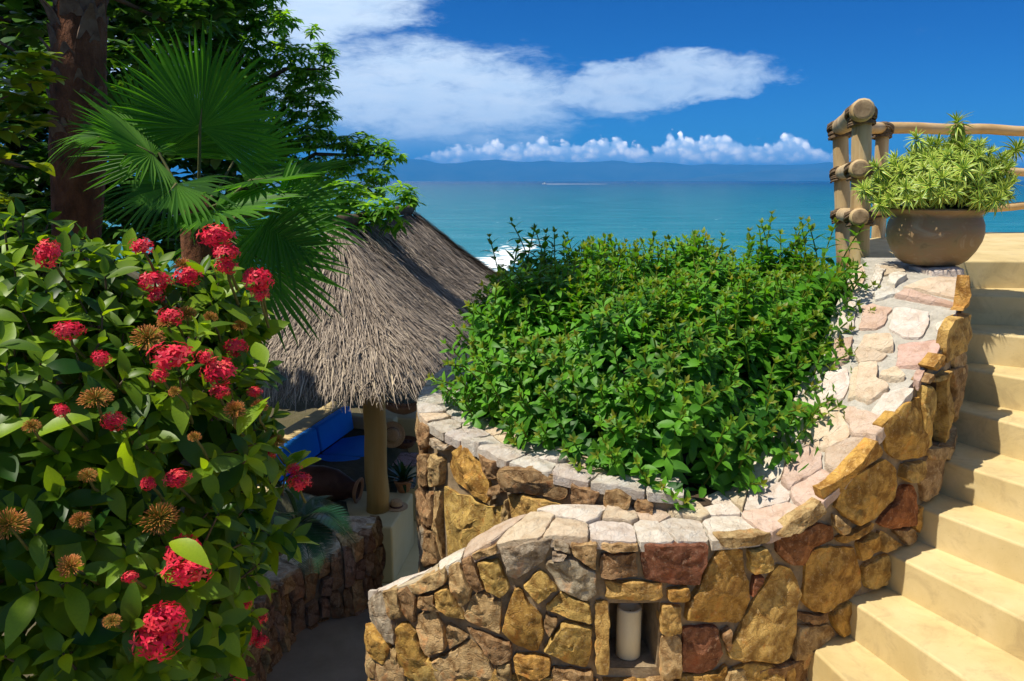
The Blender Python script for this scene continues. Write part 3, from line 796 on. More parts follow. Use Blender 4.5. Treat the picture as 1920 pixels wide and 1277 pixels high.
plant_stones = [
 (A6, GOLD, [(222,560),(262,523),(310,542),(416,720),(416,798),(395,836),(330,787),(232,718),(203,640)]),
 (A6, BRN, [(355,565),(400,592),(456,612),(466,698),(422,715)]),
 (A6, BRN, [(493,632),(640,644),(836,703),(836,788),(800,816),(522,757),(489,680)]),
 (A6, BRN, [(854,724),(1011,772),(968,868),(900,896),(854,840)]),
 (A6, BRN, [(1034,764),(1100,748),(1180,800),(1150,878),(1024,886)]),
 (A6, OCH, [(513,788),(600,783),(690,813),(796,842),(790,930),(640,960),(560,1000),(548,975)]),
 (A6, BRN, [(808,852),(843,848),(872,888),(850,897),(813,888)]),
 (A6, OCH, [(174,743),(260,793),(330,803),(400,853),(470,853),(488,833),(478,960),(450,1040),(200,1200),(188,1000),(174,880)]),
 (A6, TAN, [(112,563),(178,593),(167,737),(108,747)]),
 (A6, TAN, [(118,763),(157,763),(162,1000),(177,1180),(142,1080)]),
 (A6, GREY, [(118,480),(190,530),(215,525),(185,555),(120,520)]),
 (A6, BRN, [(434,742),(487,724),(496,770),(434,797)]),
 (A6, TAN, [(424,822),(448,804),(440,841)]),
 (A6, TAN, [(500,850),(508,800),(540,980),(490,1000)]),
 (A6, BRN, [(1200,800),(1290,830),(1290,900),(1180,890)]),
 (A6, BRN, [(55,400),(100,420),(105,540),(60,545)]),
 (A6, BRN, [(58,560),(100,570),(103,740),(60,745)]),
 (A6, BRN, [(60,760),(112,770),(130,960),(62,960)]),
 (A6, BRN, [(62,975),(135,975),(150,1150),(66,1180)]),
]

wall1 = tag(empty('stone_stair_wall', tuple(FRONT.face(1.6, -2.45, 0))), 'curving golden stone wall with candle niche, climbing beside the yellow steps', 'stone wall')
def nbox(pts, d):
    q = [FRONT.hit_face(*p) for p in pts]
    ss_ = [a for a, _ in q]; zz = [b for _, b in q]
    return (min(ss_), max(ss_), min(zz), max(zz), d)
niche = nbox([(1143, 1135), (1234, 1135), (1143, 1256), (1234, 1256)], 0.24)
niche2 = nbox([(1747, 718), (1774, 700), (1747, 838), (1774, 830)], 0.20)
ZB = -2.55
core(FRONT, 'mortar_core', ZB, wall1, M['mortar'], M['cap_mortar'], (niche, niche2))
for i, (f, c, pl) in enumerate(front_stones):
    stone([FRONT.hit_face(*p) for p in f(pl)], FRONT.face, c, wall1, i + 1.37, M['stone'])
# the courses below the frame, down to the landing
random.seed(21)
pts = [(s + random.uniform(-.04, .04), z + random.uniform(-.03, .03)) for z in (-2.16, -2.32, -2.47) for s in np.arange(0.08, 2.1, 0.17)]
low_top = min(FRONT.hit_face(x, 1284)[1] for x in (700, 900, 1300))
for i, cl in enumerate(voronoi_cells(pts, (0.0, -2.53, 2.15, -2.045))):
    if len(cl) > 2:
        stone(cl, FRONT.face, random.choice((GOLD, TAN, OCH, BRN)), wall1, 200 + i, M['stone'], nb=16)
for i, (f, c, pl) in enumerate(top_stones):
    stone([FRONT.hit_top(*p) for p in f(pl)], FRONT.top, c, wall1, i + 300.5, M['cap'], proud=0.002, amp=0.006, back=0.04, inset=0.003, name='cap_stone', tilt=0.02)
# cap stones further down the slope and along the low front
def cap_cells(wl, s0, s1, parent, cols, seed, cell=0.17, amp=0.008):
    """irregular flat stones bedded across the top of a wall"""
    rn = random.Random(seed); K = 0.36
    fm = lambda s, wv, d: wl.top(s, wv / K * float(wl.at(s, wl.c[:, 3])), d)
    pts = []; s = s0; row = 0
    while s < s1:
        wd = float(wl.at(s, wl.c[:, 3])); n = max(1, round(wd / cell))
        for q in range(n):
            pts.append((s + rn.uniform(-.05, .05) + (0.06 if q % 2 else 0), K * (q + .5 + rn.uniform(-.22, .22)) / n))
        s += cell * rn.uniform(.75, 1.35)
    for i, cl in enumerate(voronoi_cells(pts, (s0, -0.003, s1, K - .004))):
        if len(cl) > 2:
            stone(cl, fm, rn.choice(cols), parent, seed * 10 + i, M['cap'], proud=0.002, amp=amp, back=0.045, inset=0.003, name='cap_stone', tilt=0.03, nb=28)
s_lim = FRONT.hit_top(*A2([(330, 1180)])[0])[0]
cap_cells(FRONT, 0.01, s_lim - 0.02, wall1, (WHT, CRM, CRM, WHT, (0.66, 0.50, 0.40), WHT), 34)

wall2 = tag(empty('stone_planter_wall', tuple(PLANTER.face(1.2, -2.5, 0))), 'rounded stone planter wall behind the front wall, facing the path', 'stone wall')
core(PLANTER, 'mortar_core', -3.2, wall2, M['mortar'], M['cap_mortar'])
for i, (f, c, pl) in enumerate(plant_stones):
    stone([PLANTER.hit_face(*p) for p in f(pl)], PLANTER.face, c, wall2, i + 400.3, M['stone'], proud=0.018, amp=0.015)
s_c0 = PLANTER.hit_face(800, 900)[0]
random.seed(9)
pts = [(s + random.uniform(-.06, .06), z + random.uniform(-.05, .05)) for z in np.arange(-2.75, -1.3, 0.22) for s in np.arange(0.1, s_c0 - 0.02, 0.24)]
for i, cl in enumerate(voronoi_cells(pts, (0.0, -2.9, s_c0 - 0.03, -1.29))):
    if len(cl) > 2:
        stone(cl, PLANTER.face, random.choice((BRN, TAN, GREY)), wall2, 430 + i, M['stone'], nb=16)
cap_cells(PLANTER, 0.0, PLANTER.L, wall2, (LGR, LGR, CRM, (0.55, 0.50, 0.43)), 48, 0.18, 0.012)

wall3 = tag(empty('stone_retaining_wall', tuple(RETAIN.face(1.2, -2.53, 0))), 'low stacked brown stone wall below the red flowering bush, beside the path', 'stone wall')
core(RETAIN, 'mortar_core', -3.4, wall3, M['mortar'], M['mortar'])
random.seed(31)
s_ = 0.0; i = 0
while s_ < RETAIN.L:
    wdt = random.uniform(0.045, 0.11) if s_ > 1.2 else random.uniform(0.10, 0.2)
    z = -2.95
    while z < float(RETAIN.at(s_, RETAIN.c[:, 2])) - 0.03:
        h = random.uniform(0.10, 0.30) if s_ > 1.2 else random.uniform(0.12, 0.24)
        zt = float(RETAIN.at(s_ + wdt / 2, RETAIN.c[:, 2]))
        z1 = min(z + h, zt + 0.01)
        j = lambda: random.uniform(-0.012, 0.012)
        sk = random.uniform(-.025, .025)
        stone([(s_ + j(), z + j()), (s_ + wdt + j(), z + j()), (s_ + wdt + j() + sk, z1 + j()), (s_ + j() + sk, z1 + j())], RETAIN.face,
              random.choice((TAN, (0.40, 0.25, 0.14), BRN, (0.36, 0.24, 0.16))), wall3, 600 + i, M['stone'], proud=0.01, amp=0.016, nb=18, inset=0.004, tilt=0.15); i += 1
        z = z1
    s_ += wdt
s_ = 0.0
while s_ < RETAIN.L - 0.1:
    s1 = min(s_ + random.uniform(.14, .26), RETAIN.L)
    stone([(s_ + .005, 0.0), (s1, 0.0), (s1 - .01, 0.24), (s_ + .01, 0.24)], RETAIN.top, random.choice((TAN, GREY, BRN)), wall3, 760 + i, M['stone'], proud=0.004, amp=0.012, nb=18, name='cap_stone'); i += 1
    s_ = s1

# candle standing in the niche
cpos = FRONT.face((niche[0] + niche[1]) / 2 - 0.005, niche[2] + 0.004, -0.115)
V, Fc = lathe([(0.049, 0.0), (0.0525, 0.004), (0.0525, 0.13), (0.052, 0.248), (0.050, 0.257), (0.044, 0.258), (0.036, 0.245), (0.030, 0.215), (0.012, 0.207)], 32, (0, 0, 0), 0.012)
V = [(v[0], v[1], v[2] * .88) for v in V]
can = tag(empty('candle', tuple(cpos)), 'thick cream pillar candle standing in the wall niche', 'candle')
cb = mesh_py('wax_body', [Vector(v) + cpos for v in V], Fc, M['wax'], can, True)
V, Fc = tube([cpos + Vector((0, 0, 0.180)), cpos + Vector((0.002, 0, 0.197)), cpos + Vector((0.005, 0.002, 0.206))], 0.0018, 6)
mesh_py('wick', V, Fc, M['rope'], can)

# ------------------------------------------------------------------ yellow staircase, landing, terrace, path
RISE = 0.170
Z0 = -0.479
def zt(k): return Z0 - RISE * k
ris = {1: ((2.42, 4.90), (1.0, -0.03)), 2: ((2.50, 4.59), (1.0, -0.16)), 3: ((2.43, 4.38), (0.85, -0.50)), 4: ((2.38, 4.24), (0.62, -0.78)),
       5: ((2.28, 4.03), (0.47, -0.88)), 6: ((2.06, 3.75), (0.50, -0.87)), 7: ((1.90, 3.55), (0.50, -0.87)), 8: ((1.71, 3.43), (0.42, -0.91)),
       9: ((1.50, 3.31), (0.32, -0.95)), 10: ((1.30, 3.22), (0.24, -0.97)), 11: ((1.07, 3.14), (0.17, -0.98))}
ends = {}
for k, (p, d) in ris.items():
    d = Vector(d).normalized(); n = Vector(p)
    a = n - d * 0.10; b = n + d * 1.75
    ends[k] = (a, b)
stairs = tag(empty('staircase', (2.0, 3.2, zt(10) - 0.2)), 'curving yellow plaster steps rising to the terrace beside the stone wall', 'stairs')
for k in range(1, 11):
    a0, b0 = ends[k]; a1, b1 = ends[k + 1]
    d0 = (b0 - a0).normalized(); up = Vector((d0.y, -d0.x)) * -1 * -0.0
    poly = [a0, b0, b1, a1]
    bk = (a0 + b0) / 2 - (a1 + b1) / 2; bk = bk.normalized() * 0.03
    poly = [(a0.x + bk.x, a0.y + bk.y), (b0.x + bk.x, b0.y + bk.y), (b1.x, b1.y), (a1.x, a1.y)]
    # subdivide the long edges so that the nosing is not dead straight
    front = []
    for q in range(0, 19):
        f = q / 18; p = b1.lerp(a1, f)
        nrm = Vector((-(b1 - a1).y, (b1 - a1).x)).normalized()
        e = 0.004 * mnoise.noise((f * 9, k * 3.1, 0))
        front.append((p.x + nrm.x * e, p.y + nrm.y * e))
    poly = poly[:2] + front
    V, Fc = prism(poly, zt(k) - 0.75, zt(k) + 0.001 * math.sin(k * 7.1))
    o = mesh_py('step', V, Fc, M['plaster'], stairs)
    bevel(o, 0.014, 3)
tr = [(2.42, 4.90), (6.4, 4.78), (6.6, 7.75), (4.5, 7.62), (3.75, 7.35), (3.22, 7.02), (2.85, 6.62), (2.60, 6.20), (2.36, 5.5), (2.25, 5.12), (2.22, 4.92)]
V, Fc = prism(tr, -0.82, Z0)
te = bevel(mesh_py('terrace', V, Fc, M['plaster']), 0.015); tag(te, kind='structure')
V, Fc = prism([(2.47, 4.98), (6.3, 4.86), (6.5, 7.6), (4.5, 7.5), (3.75, 7.25), (3.3, 6.92), (2.95, 6.52), (2.70, 6.15), (2.47, 5.5), (2.36, 5.12)], -4.0, -0.80)
tag(mesh_py('terrace_footing', V, Fc, M['plaster']), kind='structure')
V, Fc = prism([(-0.62, 3.12), (-0.40, 2.98), (0.2, 2.90), (0.9, 2.94), (1.4, 3.12), (1.6, 1.2), (1.8, -2.5), (-0.75, -2.5), (-0.75, 2.6)], -2.75, -2.36)
tag(bevel(mesh_py('landing', V, Fc, M['plaster']), 0.012), kind='structure')
V, Fc = prism([(-1.5, 1.0), (-0.752, 1.0), (-0.70, 3.45), (-0.30, 3.35), (0.3, 3.25), (0.0, 3.6), (-0.35, 4.0), (-0.45, 4.40), (-0.95, 4.42), (-1.35, 4.36), (-1.45, 3.2)], -2.9, -2.53)
tag(mesh_py('path', V, Fc, M['path']), kind='structure')
low = tag(empty('path_steps', (-0.8, 5.5, -4.1)), 'stone steps dropping from the shaded path towards the thatched pavilion', 'stairs')
for k in range(9):
    y0 = 4.40 + 0.29 * k
    V, Fc = prism([(-1.5 + 0.05 * k, y0), (-0.38, y0 + 0.001), (-0.38, y0 + 0.315), (-1.5 + 0.05 * k, y0 + 0.315)], -4.3, -2.53 - 0.165 * (k + 1))
    mesh_py('step', V, Fc, M['path'], low)

# planting bed inside the planter
inner = [tuple(PLANTER.top(s, 0.27, 0))[:2] for s in np.linspace(0.05, PLANTER.L - 0.1, 18)]
inner2 = [tuple(FRONT.top(s, 0.30, 0))[:2] for s in np.linspace(1.4, FRONT.L - 0.4, 22)]
bed = inner + inner2 + [(2.2, 5.2), (2.0, 5.9), (0.8, 6.1), (0.0, 6.0)]
V, Fc = prism(bed, -2.6, -1.42)
tag(mesh_py('planting_bed', V, Fc, M['soil']), kind='structure')
V, Fc = prism([(2.45, 5.0), (2.6, 6.0), (0.9, 6.35), (-0.4, 6.1), (-0.42, 5.85), (0.8, 6.15), (2.1, 5.85), (2.25, 5.0)], -4.2, -1.30)
tag(mesh_py('planter_back_wall', V, Fc, M['mortar']), 'plain back wall closing the planter behind the green shrub', 'wall')

# ------------------------------------------------------------------ pole railing
rail = tag(empty('log_railing', tuple(P(1610, 478, 5.15))), 'peeled log railing lashed with rope at the terrace edge', 'railing')
def pole(p0, p1, r0, r1, name, mat, seed, wob=0.012, parent=rail, n=14):
    p0, p1 = Vector(p0), Vector(p1); L = (p1 - p0).length
    k = max(5, int(L / 0.12)); path, rad = [], []
    for i in range(k + 1):
        f = i / k; q = p0.lerp(p1, f)
        wv = min(1, 4 * f * (1 - f)) * wob
        q += Vector((mnoise.noise((f * L * 1.7, seed, 0)), mnoise.noise((f * L * 1.7, seed, 5)), mnoise.noise((f * L * 1.7, seed, 9)))) * wv
        path.append(q); rad.append((r0 + (r1 - r0) * f) * (1 + 0.05 * mnoise.noise((f * L * 4, seed, 2))))
    d = (p1 - p0).normalized()
    path = [path[0] + d * 0.0] + path + [path[-1]]
    rad = [rad[0] * 0.82] + rad + [rad[-1] * 0.82]
    path[0] = path[0] - d * 0.010; path[-1] = path[-1] + d * 0.010
    V, Fc = tube(path, rad, n, 0.02, int(seed * 10))
    return mesh_py(name, V, Fc, mat, parent, True)
def lash(c, axis, r, name='lashing', loops=5, pitch=0.016, tr=0.008, parent=rail, seed=0):
    """rope wound several times round a pole"""
    c = Vector(c); a = Vector(axis).normalized()
    s = a.cross(Vector((0.3, 0.9, 0.2))).normalized(); t = a.cross(s)
    pts = []
    rn = random.Random(seed)
    N = loops * 18
    for i in range(N + 1):
        th = 2 * math.pi * i / 18
        pts.append(c + a * ((i / N - 0.5) * loops * pitch + 0.004 * math.sin(th * 0.5 + seed)) + s * (math.cos(th) * (r + 0.004 + 0.002 * rn.random())) + t * (math.sin(th) * (r + 0.004 + 0.002 * rn.random())))
    V, Fc = tube(pts, tr, 6)
    return mesh_py(name, V, Fc, M['rope'], parent, True)
p1t, p1b = P(1617, 200, 5.10), P(1610, 540, 5.10)
p2t, p2b = P(1575, 228, 6.15), P(1584, 500, 6.15)
p3t, p3b = P(1655, 236, 6.95), P(1647, 455, 6.95)
p3b[2] = -0.62
for i, (a, b, r) in enumerate(((p1b, p1t, 0.062), (p2b, p2t, 0.060), (p3b, p3t, 0.058))):
    pole(a, b, r, r * 0.93, 'post', M['pole'], 3.1 + i)
p4 = P(1796, 240, 7.35); pole((p4[0] + .02, 7.35, -0.62), (p4[0], 7.35, p4[2]), 0.058, 0.052, 'post', M['pole'], 9.2)
p5 = (5.2, 7.62, 0.42); pole((5.2, 7.62, -0.62), p5, 0.058, 0.052, 'post', M['pole'], 11.2)
def railrun(y_near, y_far, yr, r, sd):
    a = Vector(P(1618 - (0 if y_near < 250 else 6), y_near, 4.97)); b = Vector(P(1575 + (4 if y_near > 250 else 0), y_far, 6.15))
    b2 = b + (b - a).normalized() * 0.08
    pole(a, b2, r * 1.12, r, 'rail', M['pole'], sd, 0.01)
    c = Vector(P(1655, yr[0], 6.95)); d = Vector(P(1796, yr[1], 7.35))
    pole(b + Vector((0.02, 0.03, 0.0)), c, r * 0.8, r * 0.75, 'rail', M['rail'], sd + 1, 0.01)
    e = Vector((5.2, 7.62, d.z + (yr[2])))
    pole(c - (d - c).normalized() * .05, d, r * .8, r * .75, 'rail', M['rail'], sd + 2, 0.03)
    pole(d - (e - d).normalized() * .05, e, r * .75, r * .72, 'rail', M['rail'], sd + 3, 0.03)
    for c_, ax, rr in ((a + (b - a) * .12, b - a, r * 1.12), (b, b - a, r), (c, d - c, r * .8), (d, e - d, r * .75)):
        pass
    return a, b, c, d
for (yn, yf, yr, r, sd) in ((206, 238, (240, 243, -0.01), 0.062, 20.1), (316, 324, (322, 324, 0.0), 0.050, 30.7), (407, 402, (395, 391, 0.02), 0.050, 40.9)):
    a, b, c, d = railrun(yn, yf, yr, r, sd)
    f = (b - a).normalized()
    V, Fc = lathe([(r * .70, 0), (r * .90, .003), (r * .92, .012)], 16)
    Rq = (-f).to_track_quat('Z', 'Y').to_matrix()
    mesh_py('cut_end', [Rq @ Vector((v[0], v[1], .012 - v[2])) + a - f * 0.0135 for v in V], Fc, M['cut'], rail)
    pz = a + f * 0.13
    tp = yn < 250
    for q, pb, pt_, pr in ((pz, p1b, p1t, .060), (b, p2b, p2t, .058), (c, p3b, p3t, .056)):
        ax = Vector(pt_) - Vector(pb)
        fz = (q.z - pb[2]) / (pt_[2] - pb[2]); cc = Vector(pb) + ax * fz
        lash(cc - Vector((0, 0, 0.055 if tp else 0.028)), ax + f * .2, pr + 0.012, loops=4, seed=sd + q.y, parent=rail)
        mid = (cc + q) / 2
        lash(mid - Vector((0, 0, 0.012)), f * .55 + Vector((0.1, 0, .85)), max(pr, r) + 0.018 if not tp else pr + 0.022, loops=3, seed=sd + q.x, parent=rail, tr=0.009)
    lash(d, (1, .2, 0), 0.05, loops=4, seed=sd, parent=rail)

# ------------------------------------------------------------------ clay pot and the variegated plant in it
px0 = PZ(1746, 489, -0.445)
pc = Vector((px0[0] * 0.985, px0[1] * 0.985, 0)); pc.z = float(FRONT.at(FRONT.hit_top(1746, 500)[0], FRONT.c[:, 2])) + 0.012
sc_ = (pc.y * cp - pc.z * sp) / 1500.0            # metres per pixel there
def pf(w_, y_): return (w_ * sc_, (500 - y_) * sc_)
prof = [pf(40, 500), pf(47, 499), pf(60, 490), pf(72, 473), pf(80, 455), pf(82.5, 440), pf(81, 425), pf(76.5, 413), pf(75, 408), pf(79, 404), pf(85, 400), pf(86, 397), pf(82, 395), pf(75, 398), pf(70, 406), pf(68, 415)]
pot = tag(empty('clay_pot', tuple(pc)), 'round weathered clay pot standing on top of the stone wall', 'plant pot')
V, Fc = lathe(prof, 44, (0, 0, 0), 0.012)
mesh_py('pot_body', [Vector(v) + pc for v in V], Fc[:-2] + [Fc[-2]], M['clay'], pot, True)
V, Fc = lathe([pf(69.5, 412), pf(40, 409), pf(4, 407)], 24)
mesh_py('potting_soil', [Vector(v) + pc for v in V], Fc, M['soil'], pot, True)

# --- leaf tools
def leaf_tpl(W, ny=5, fold=0.25, droop=0.25, peak=0.42, tipw=0.03, cols=3, cup=0.0):
    """unit-length leaf along +Y, face up +Z"""
    V, Q, Uc = [], [], []
    for j in range(ny + 1):
        t = j / ny
        a = math.log(0.5) / math.log(peak)
        wv = W / 2 * max(tipw, math.sin(math.pi * min(max(t ** a, 0.02), 0.995)) ** 0.85)
        if j == 0: wv = W * 0.06
        for c in range(cols):
            u = (c / (cols - 1)) * 2 - 1
            V.append((u * wv, t * (1 - 0.12 * droop), -droop * t * t + fold * abs(u) * wv + cup * math.sin(math.pi * t) * 0.1)); Uc.append(abs(u))
    for j in range(ny):
        for c in range(cols - 1):
            a = j * cols + c; Q.append((a, a + 1, a + cols + 1, a + cols))
    return np.array(V), np.array(Q), np.array(Uc)
def bases(d, up):
    d = np.asarray(d, float); d /= np.linalg.norm(d, axis=1)[:, None] + 1e-9
    x = np.cross(d, up); x /= np.linalg.norm(x, axis=1)[:, None] + 1e-9
    z = np.cross(x, d)
    return np.stack((x, d, z), 2)
def scatter(tpl, pos, d, up, scale):
    V, Q, U = tpl
    B = bases(d, up)
    W = np.einsum('nij,vj->nvi', B, V) * np.asarray(scale)[:, None, None] + np.asarray(pos)[:, None, :]
    n, v = len(pos), len(V)
    QQ = (Q[None] + (np.arange(n) * v)[:, None, None]).reshape(-1, Q.shape[1])
    return W.reshape(-1, 3), QQ, np.tile(U, n)
def rand_unit(n, zmin=-1.0):
    z = rng.uniform(zmin, 1, n); a = rng.uniform(0, 2 * np.pi, n); r = np.sqrt(1 - z * z)
    return np.stack((r * np.cos(a), r * np.sin(a), z), 1)
class Bunch:
    def __init__(self): self.V, self.Q, self.A, self.n = [], [], {}, 0
    def add(self, V, Q, **attrs):
        self.V.append(np.asarray(V)); self.Q.append(np.asarray(Q) + self.n); self.n += len(V)
        for k, a in attrs.items():
            self.A.setdefault(k, []).append(np.broadcast_to(np.asarray(a, float), (len(V),)))
    def mesh(self, name, mat, smooth=True):
        return mesh_data(name, np.concatenate(self.V), np.concatenate(self.Q), mat, smooth, {k: np.concatenate(v) for k, v in self.A.items()})

# --- variegated dracaena
pl_tpl = [leaf_tpl(0.165, 6, 0.3, dr, 0.35, 0.05, 5) for dr in (0.15, 0.5, 0.85)]
ros = []
for v in range(5):
    b = Bunch()
    for k, (n, ang, ln) in enumerate(((5, 75, .05), (7, 58, .075), (9, 38, .09), (9, 15, .09), (8, -8, .08), (6, -30, .07))):
        for i in range(n):
            a = 2 * math.pi * (i + 0.5 * k + rng.random() * .5) / n; e = R(ang + rng.uniform(-10, 10))
            d = np.array([[math.cos(a) * math.cos(e), math.sin(a) * math.cos(e), math.sin(e)]])
            up = np.array([[-math.cos(a) * math.sin(e), -math.sin(a) * math.sin(e), math.cos(e)]])
            W, QQ, U = scatter(pl_tpl[min(2, k // 2)], [[0, 0, -0.010 * k]], d, up, [ln * rng.uniform(.85, 1.2)])
            b.add(W, QQ, tint=np.clip(U * 0.95 + rng.uniform(-.1, .12), 0, 1))
    ros.append(b.mesh('leaf_rosette', M['variegated']))
plant = tag(empty('variegated_plant', (pc.x, pc.y, pc.z + prof[-1][1])), 'bushy yellow and green striped leaf plant growing in the clay pot', 'potted plant')
base = Vector((pc.x, pc.y, pc.z + 0.335))
rn = random.Random(4)
tips = []
tries = 0
while len(tips) < 190 and tries < 16000:
    tries += 1
    th = rn.uniform(0, 2 * math.pi); ph = math.acos(rn.uniform(-0.22, 1.0))
    rr = rn.uniform(0.5, 1.0) ** 0.6
    asym = 1.0
    q = base + Vector((0.375 * math.sin(ph) * math.cos(th) * rr * asym, 0.36 * math.sin(ph) * math.sin(th) * rr, 0.0 + 0.36 * math.cos(ph) * rr * (0.86 + 0.18 * math.cos(th - 0.6)) + 0.03))
    if q.z < base.z + 0.02: continue
    if all((q - t).length > 0.050 for t in tips):
        tips.append(q)
for q in (base + Vector((0.06, 0.0, 0.44)), base + Vector((0.42, 0.02, 0.30)), base + Vector((-0.38, -0.05, 0.20)), base + Vector((-0.15, 0, .35)), base + Vector((-0.42, -0.02, 0.08)), base + Vector((-0.36, -.1, 0.0))):
    tips.append(q)
sb = []
for i, q in enumerate(tips):
    o = bpy.data.objects.new('leaf_rosette', ros[i % 5]); COL.objects.link(o); o.parent = plant
    d = (q - base).normalized() + Vector((0, 0, 0.25)) + Vector((rn.uniform(-.3, .3), rn.uniform(-.3, .3), 0))
    o.rotation_euler = d.to_track_quat('Z', 'X').to_euler()
    o.location = q - Vector(plant.location); k = rn.uniform(0.65, 1.0); o.scale = (k, k, k)
    if i % 3 == 0:
        foot = base + Vector((rn.uniform(-.1, .1), rn.uniform(-.08, .08), -0.02))
        mid = foot.lerp(q, .5) + Vector((0, 0, -.03))
        sb.append(tube([foot, mid, q], [0.009, 0.007, 0.004], 6))
V, Fc = join(sb)
tag(mesh_py('stems', V, Fc, M['woodstem'], plant, True), kind='stuff')

# ------------------------------------------------------------------ green shrub filling the planter
sh_tpl = [leaf_tpl(0.46, 4, 0.22, dr, 0.42, 0.03) for dr in (0.12, 0.35, 0.6)]
def shoot_mesh(seed, H, tipred, lv, big=1.0):
    g = np.random.default_rng(seed)
    b = Bunch()
    n_lv = lv
    lean = g.uniform(-.12, .12, 2)
    pts = []
    for k in range(n_lv):
        f = k / (n_lv - 1)
        c = np.array([lean[0] * f * f * H * 2, lean[1] * f * f * H * 2, H * f])
        pts.append(Vector(c))
        n = 3 if k < n_lv - 1 else 5
        size = 0.075 * big * (0.75 + 0.45 * math.sin(math.pi * min(1, 0.25 + f * 0.72))) * (1.0 if f < .8 else (1 - (f - .8) * 2.3))
        for i in range(n):
            a = 2 * math.pi * i / n + k * 1.05 + g.uniform(-.35, .35)
            e = R((-12 + 75 * max(0, f - .55) / .45) + g.uniform(-16, 16))
            d = np.array([[math.cos(a) * math.cos(e), math.sin(a) * math.cos(e), math.sin(e)]])
            up = np.array([[-math.cos(a) * math.sin(e), -math.sin(a) * math.sin(e), math.cos(e)]])
            W, QQ, U = scatter(sh_tpl[int(g.integers(3))], [c + d[0] * 0.006], d, up, [size * g.uniform(.8, 1.2)])
            tip = min(1, max(0, (f - .80) / .2)) ** 1.6 * tipred * g.uniform(.2, .8)
            b.add(W, QQ, tint=g.uniform(0, 0.55) + 0.25 * f, tip=tip)
    V, Fc = tube(pts, [0.004] * len(pts), 5, cap=False)
    b.add(np.array([tuple(v) for v in V]), np.array(Fc), tint=0.05, tip=0.35)
    return b
N_VAR = 14
var_b = [shoot_mesh(100 + i, 0.26 + 0.03 * (i % 4), 0.25 + 0.75 * ((i * 5) % 7) / 6, 7 + i % 2) for i in range(N_VAR)]
var_m = [b.mesh('shoot', M['shrub']) for b in var_b]
tall_b = [shoot_mesh(150 + i, 0.44 + 0.05 * i, 0.35 + .15 * i, 12, 1.25) for i in range(4)]
tall_m = [b.mesh('shoot', M['shrub']) for b in tall_b]
shrub = tag(empty('firebush_shrub', (0.9, 4.4, -1.42)), 'dense green shrub with reddish shoot tips filling the round stone planter', 'shrub')
# mound: plan outline and the height of its leafy surface
mound = [tuple(PLANTER.top(s, 0.27, 0))[:2] for s in np.linspace(0.0, 1.25, 10)] + [tuple(PLANTER.top(s, 0.17, 0))[:2] for s in np.linspace(1.35, PLANTER.L - 0.45, 12)] + [(0.42, 3.36), (0.75, 3.30), (1.05, 3.36)] + [tuple(FRONT.top(s, float(FRONT.at(s, FRONT.c[:, 3])) * np.interp(s, [1.9, 2.3, 2.9], [.66, .50, .62]), 0))[:2] for s in np.linspace(1.95, FRONT.L - 0.25, 22)] + [(2.02, 5.15), (1.95, 5.6), (0.9, 5.75), (0.1, 5.7)]
mound = np.array(mound)
def inside(x, y):
    c = False; n = len(mound); j = n - 1
    for i in range(n):
        xi, yi = mound[i]; xj, yj = mound[j]
        if (yi > y) != (yj > y) and x < (xj - xi) * (y - yi) / (yj - yi) + xi: c = not c
        j = i
    return c
def edge_d(x, y):
    a = mound; b = np.roll(mound, -1, 0); p = np.array((x, y)); ab = b - a
    t = np.clip(((p - a) * ab).sum(1) / ((ab ** 2).sum(1) + 1e-9), 0, 1)
    q = a + ab * t[:, None] - p; k = int(np.argmin((q ** 2).sum(1)))
    return math.sqrt((q[k] ** 2).sum()), q[k]
def crown_z(x, y, e):
    top = np.interp(y, [3.2, 3.5, 4.0, 4.5, 5.0, 5.6], [-1.10, -0.88, -0.65, -0.56, -0.54, -0.54])
    top += np.interp(x, [-0.5, 0.2, 1.0, 1.6, 2.2], [-0.04, 0.0, -0.02, 0.03, 0.05])
    rim = np.interp(y, [3.2, 4.0, 5.0], [-1.42, -1.30, -1.20]) + np.interp(x, [1.2, 1.7, 2.1], [0, 0.22, 0.42])
    f = min(1, e / 0.46); f = math.sqrt(max(0, 1 - (1 - f) ** 2))
    return rim + (top - rim) * f + 0.19 * mnoise.noise((x * 2.3, y * 2.3, 1.0)) + 0.15 * mnoise.noise((x * 5.0, y * 5.0, 4.0))
g = random.Random(17)
spots = []
tries = 0
while len(spots) < 1250 and tries < 60000:
    tries += 1
    x, y = g.uniform(-0.7, 2.35), g.uniform(3.1, 5.8)
    if not inside(x, y): continue
    if any((x - s[0]) ** 2 + (y - s[1]) ** 2 < 0.046 ** 2 for s in spots[-220:]): continue
    e, q = edge_d(x, y)
    zt_ = crown_z(x, y, e)
    out = Vector((q[0], q[1], 0)).normalized() * max(0, 1 - e / 0.55)
    spots.append((x, y, zt_, out))
parts = []
for (x, y, z, out) in spots:
    tilt = Vector((g.uniform(-.22, .22), g.uniform(-.22, .22) - 0.10, 0)) + out * g.uniform(0.6, 1.7)
    d = (Vector((0, 0, 1)) + tilt).normalized()
    k = g.uniform(0.85, 1.2)
    vi = g.randrange(N_VAR)
    H = 0.26 + 0.03 * (vi % 4)
    base_ = Vector((x, y, z)) + out * 0.02 - d * (H * k * g.uniform(.75, 1.0))
    parts.append((vi, base_, d, k, g.uniform(0, 6.28)))
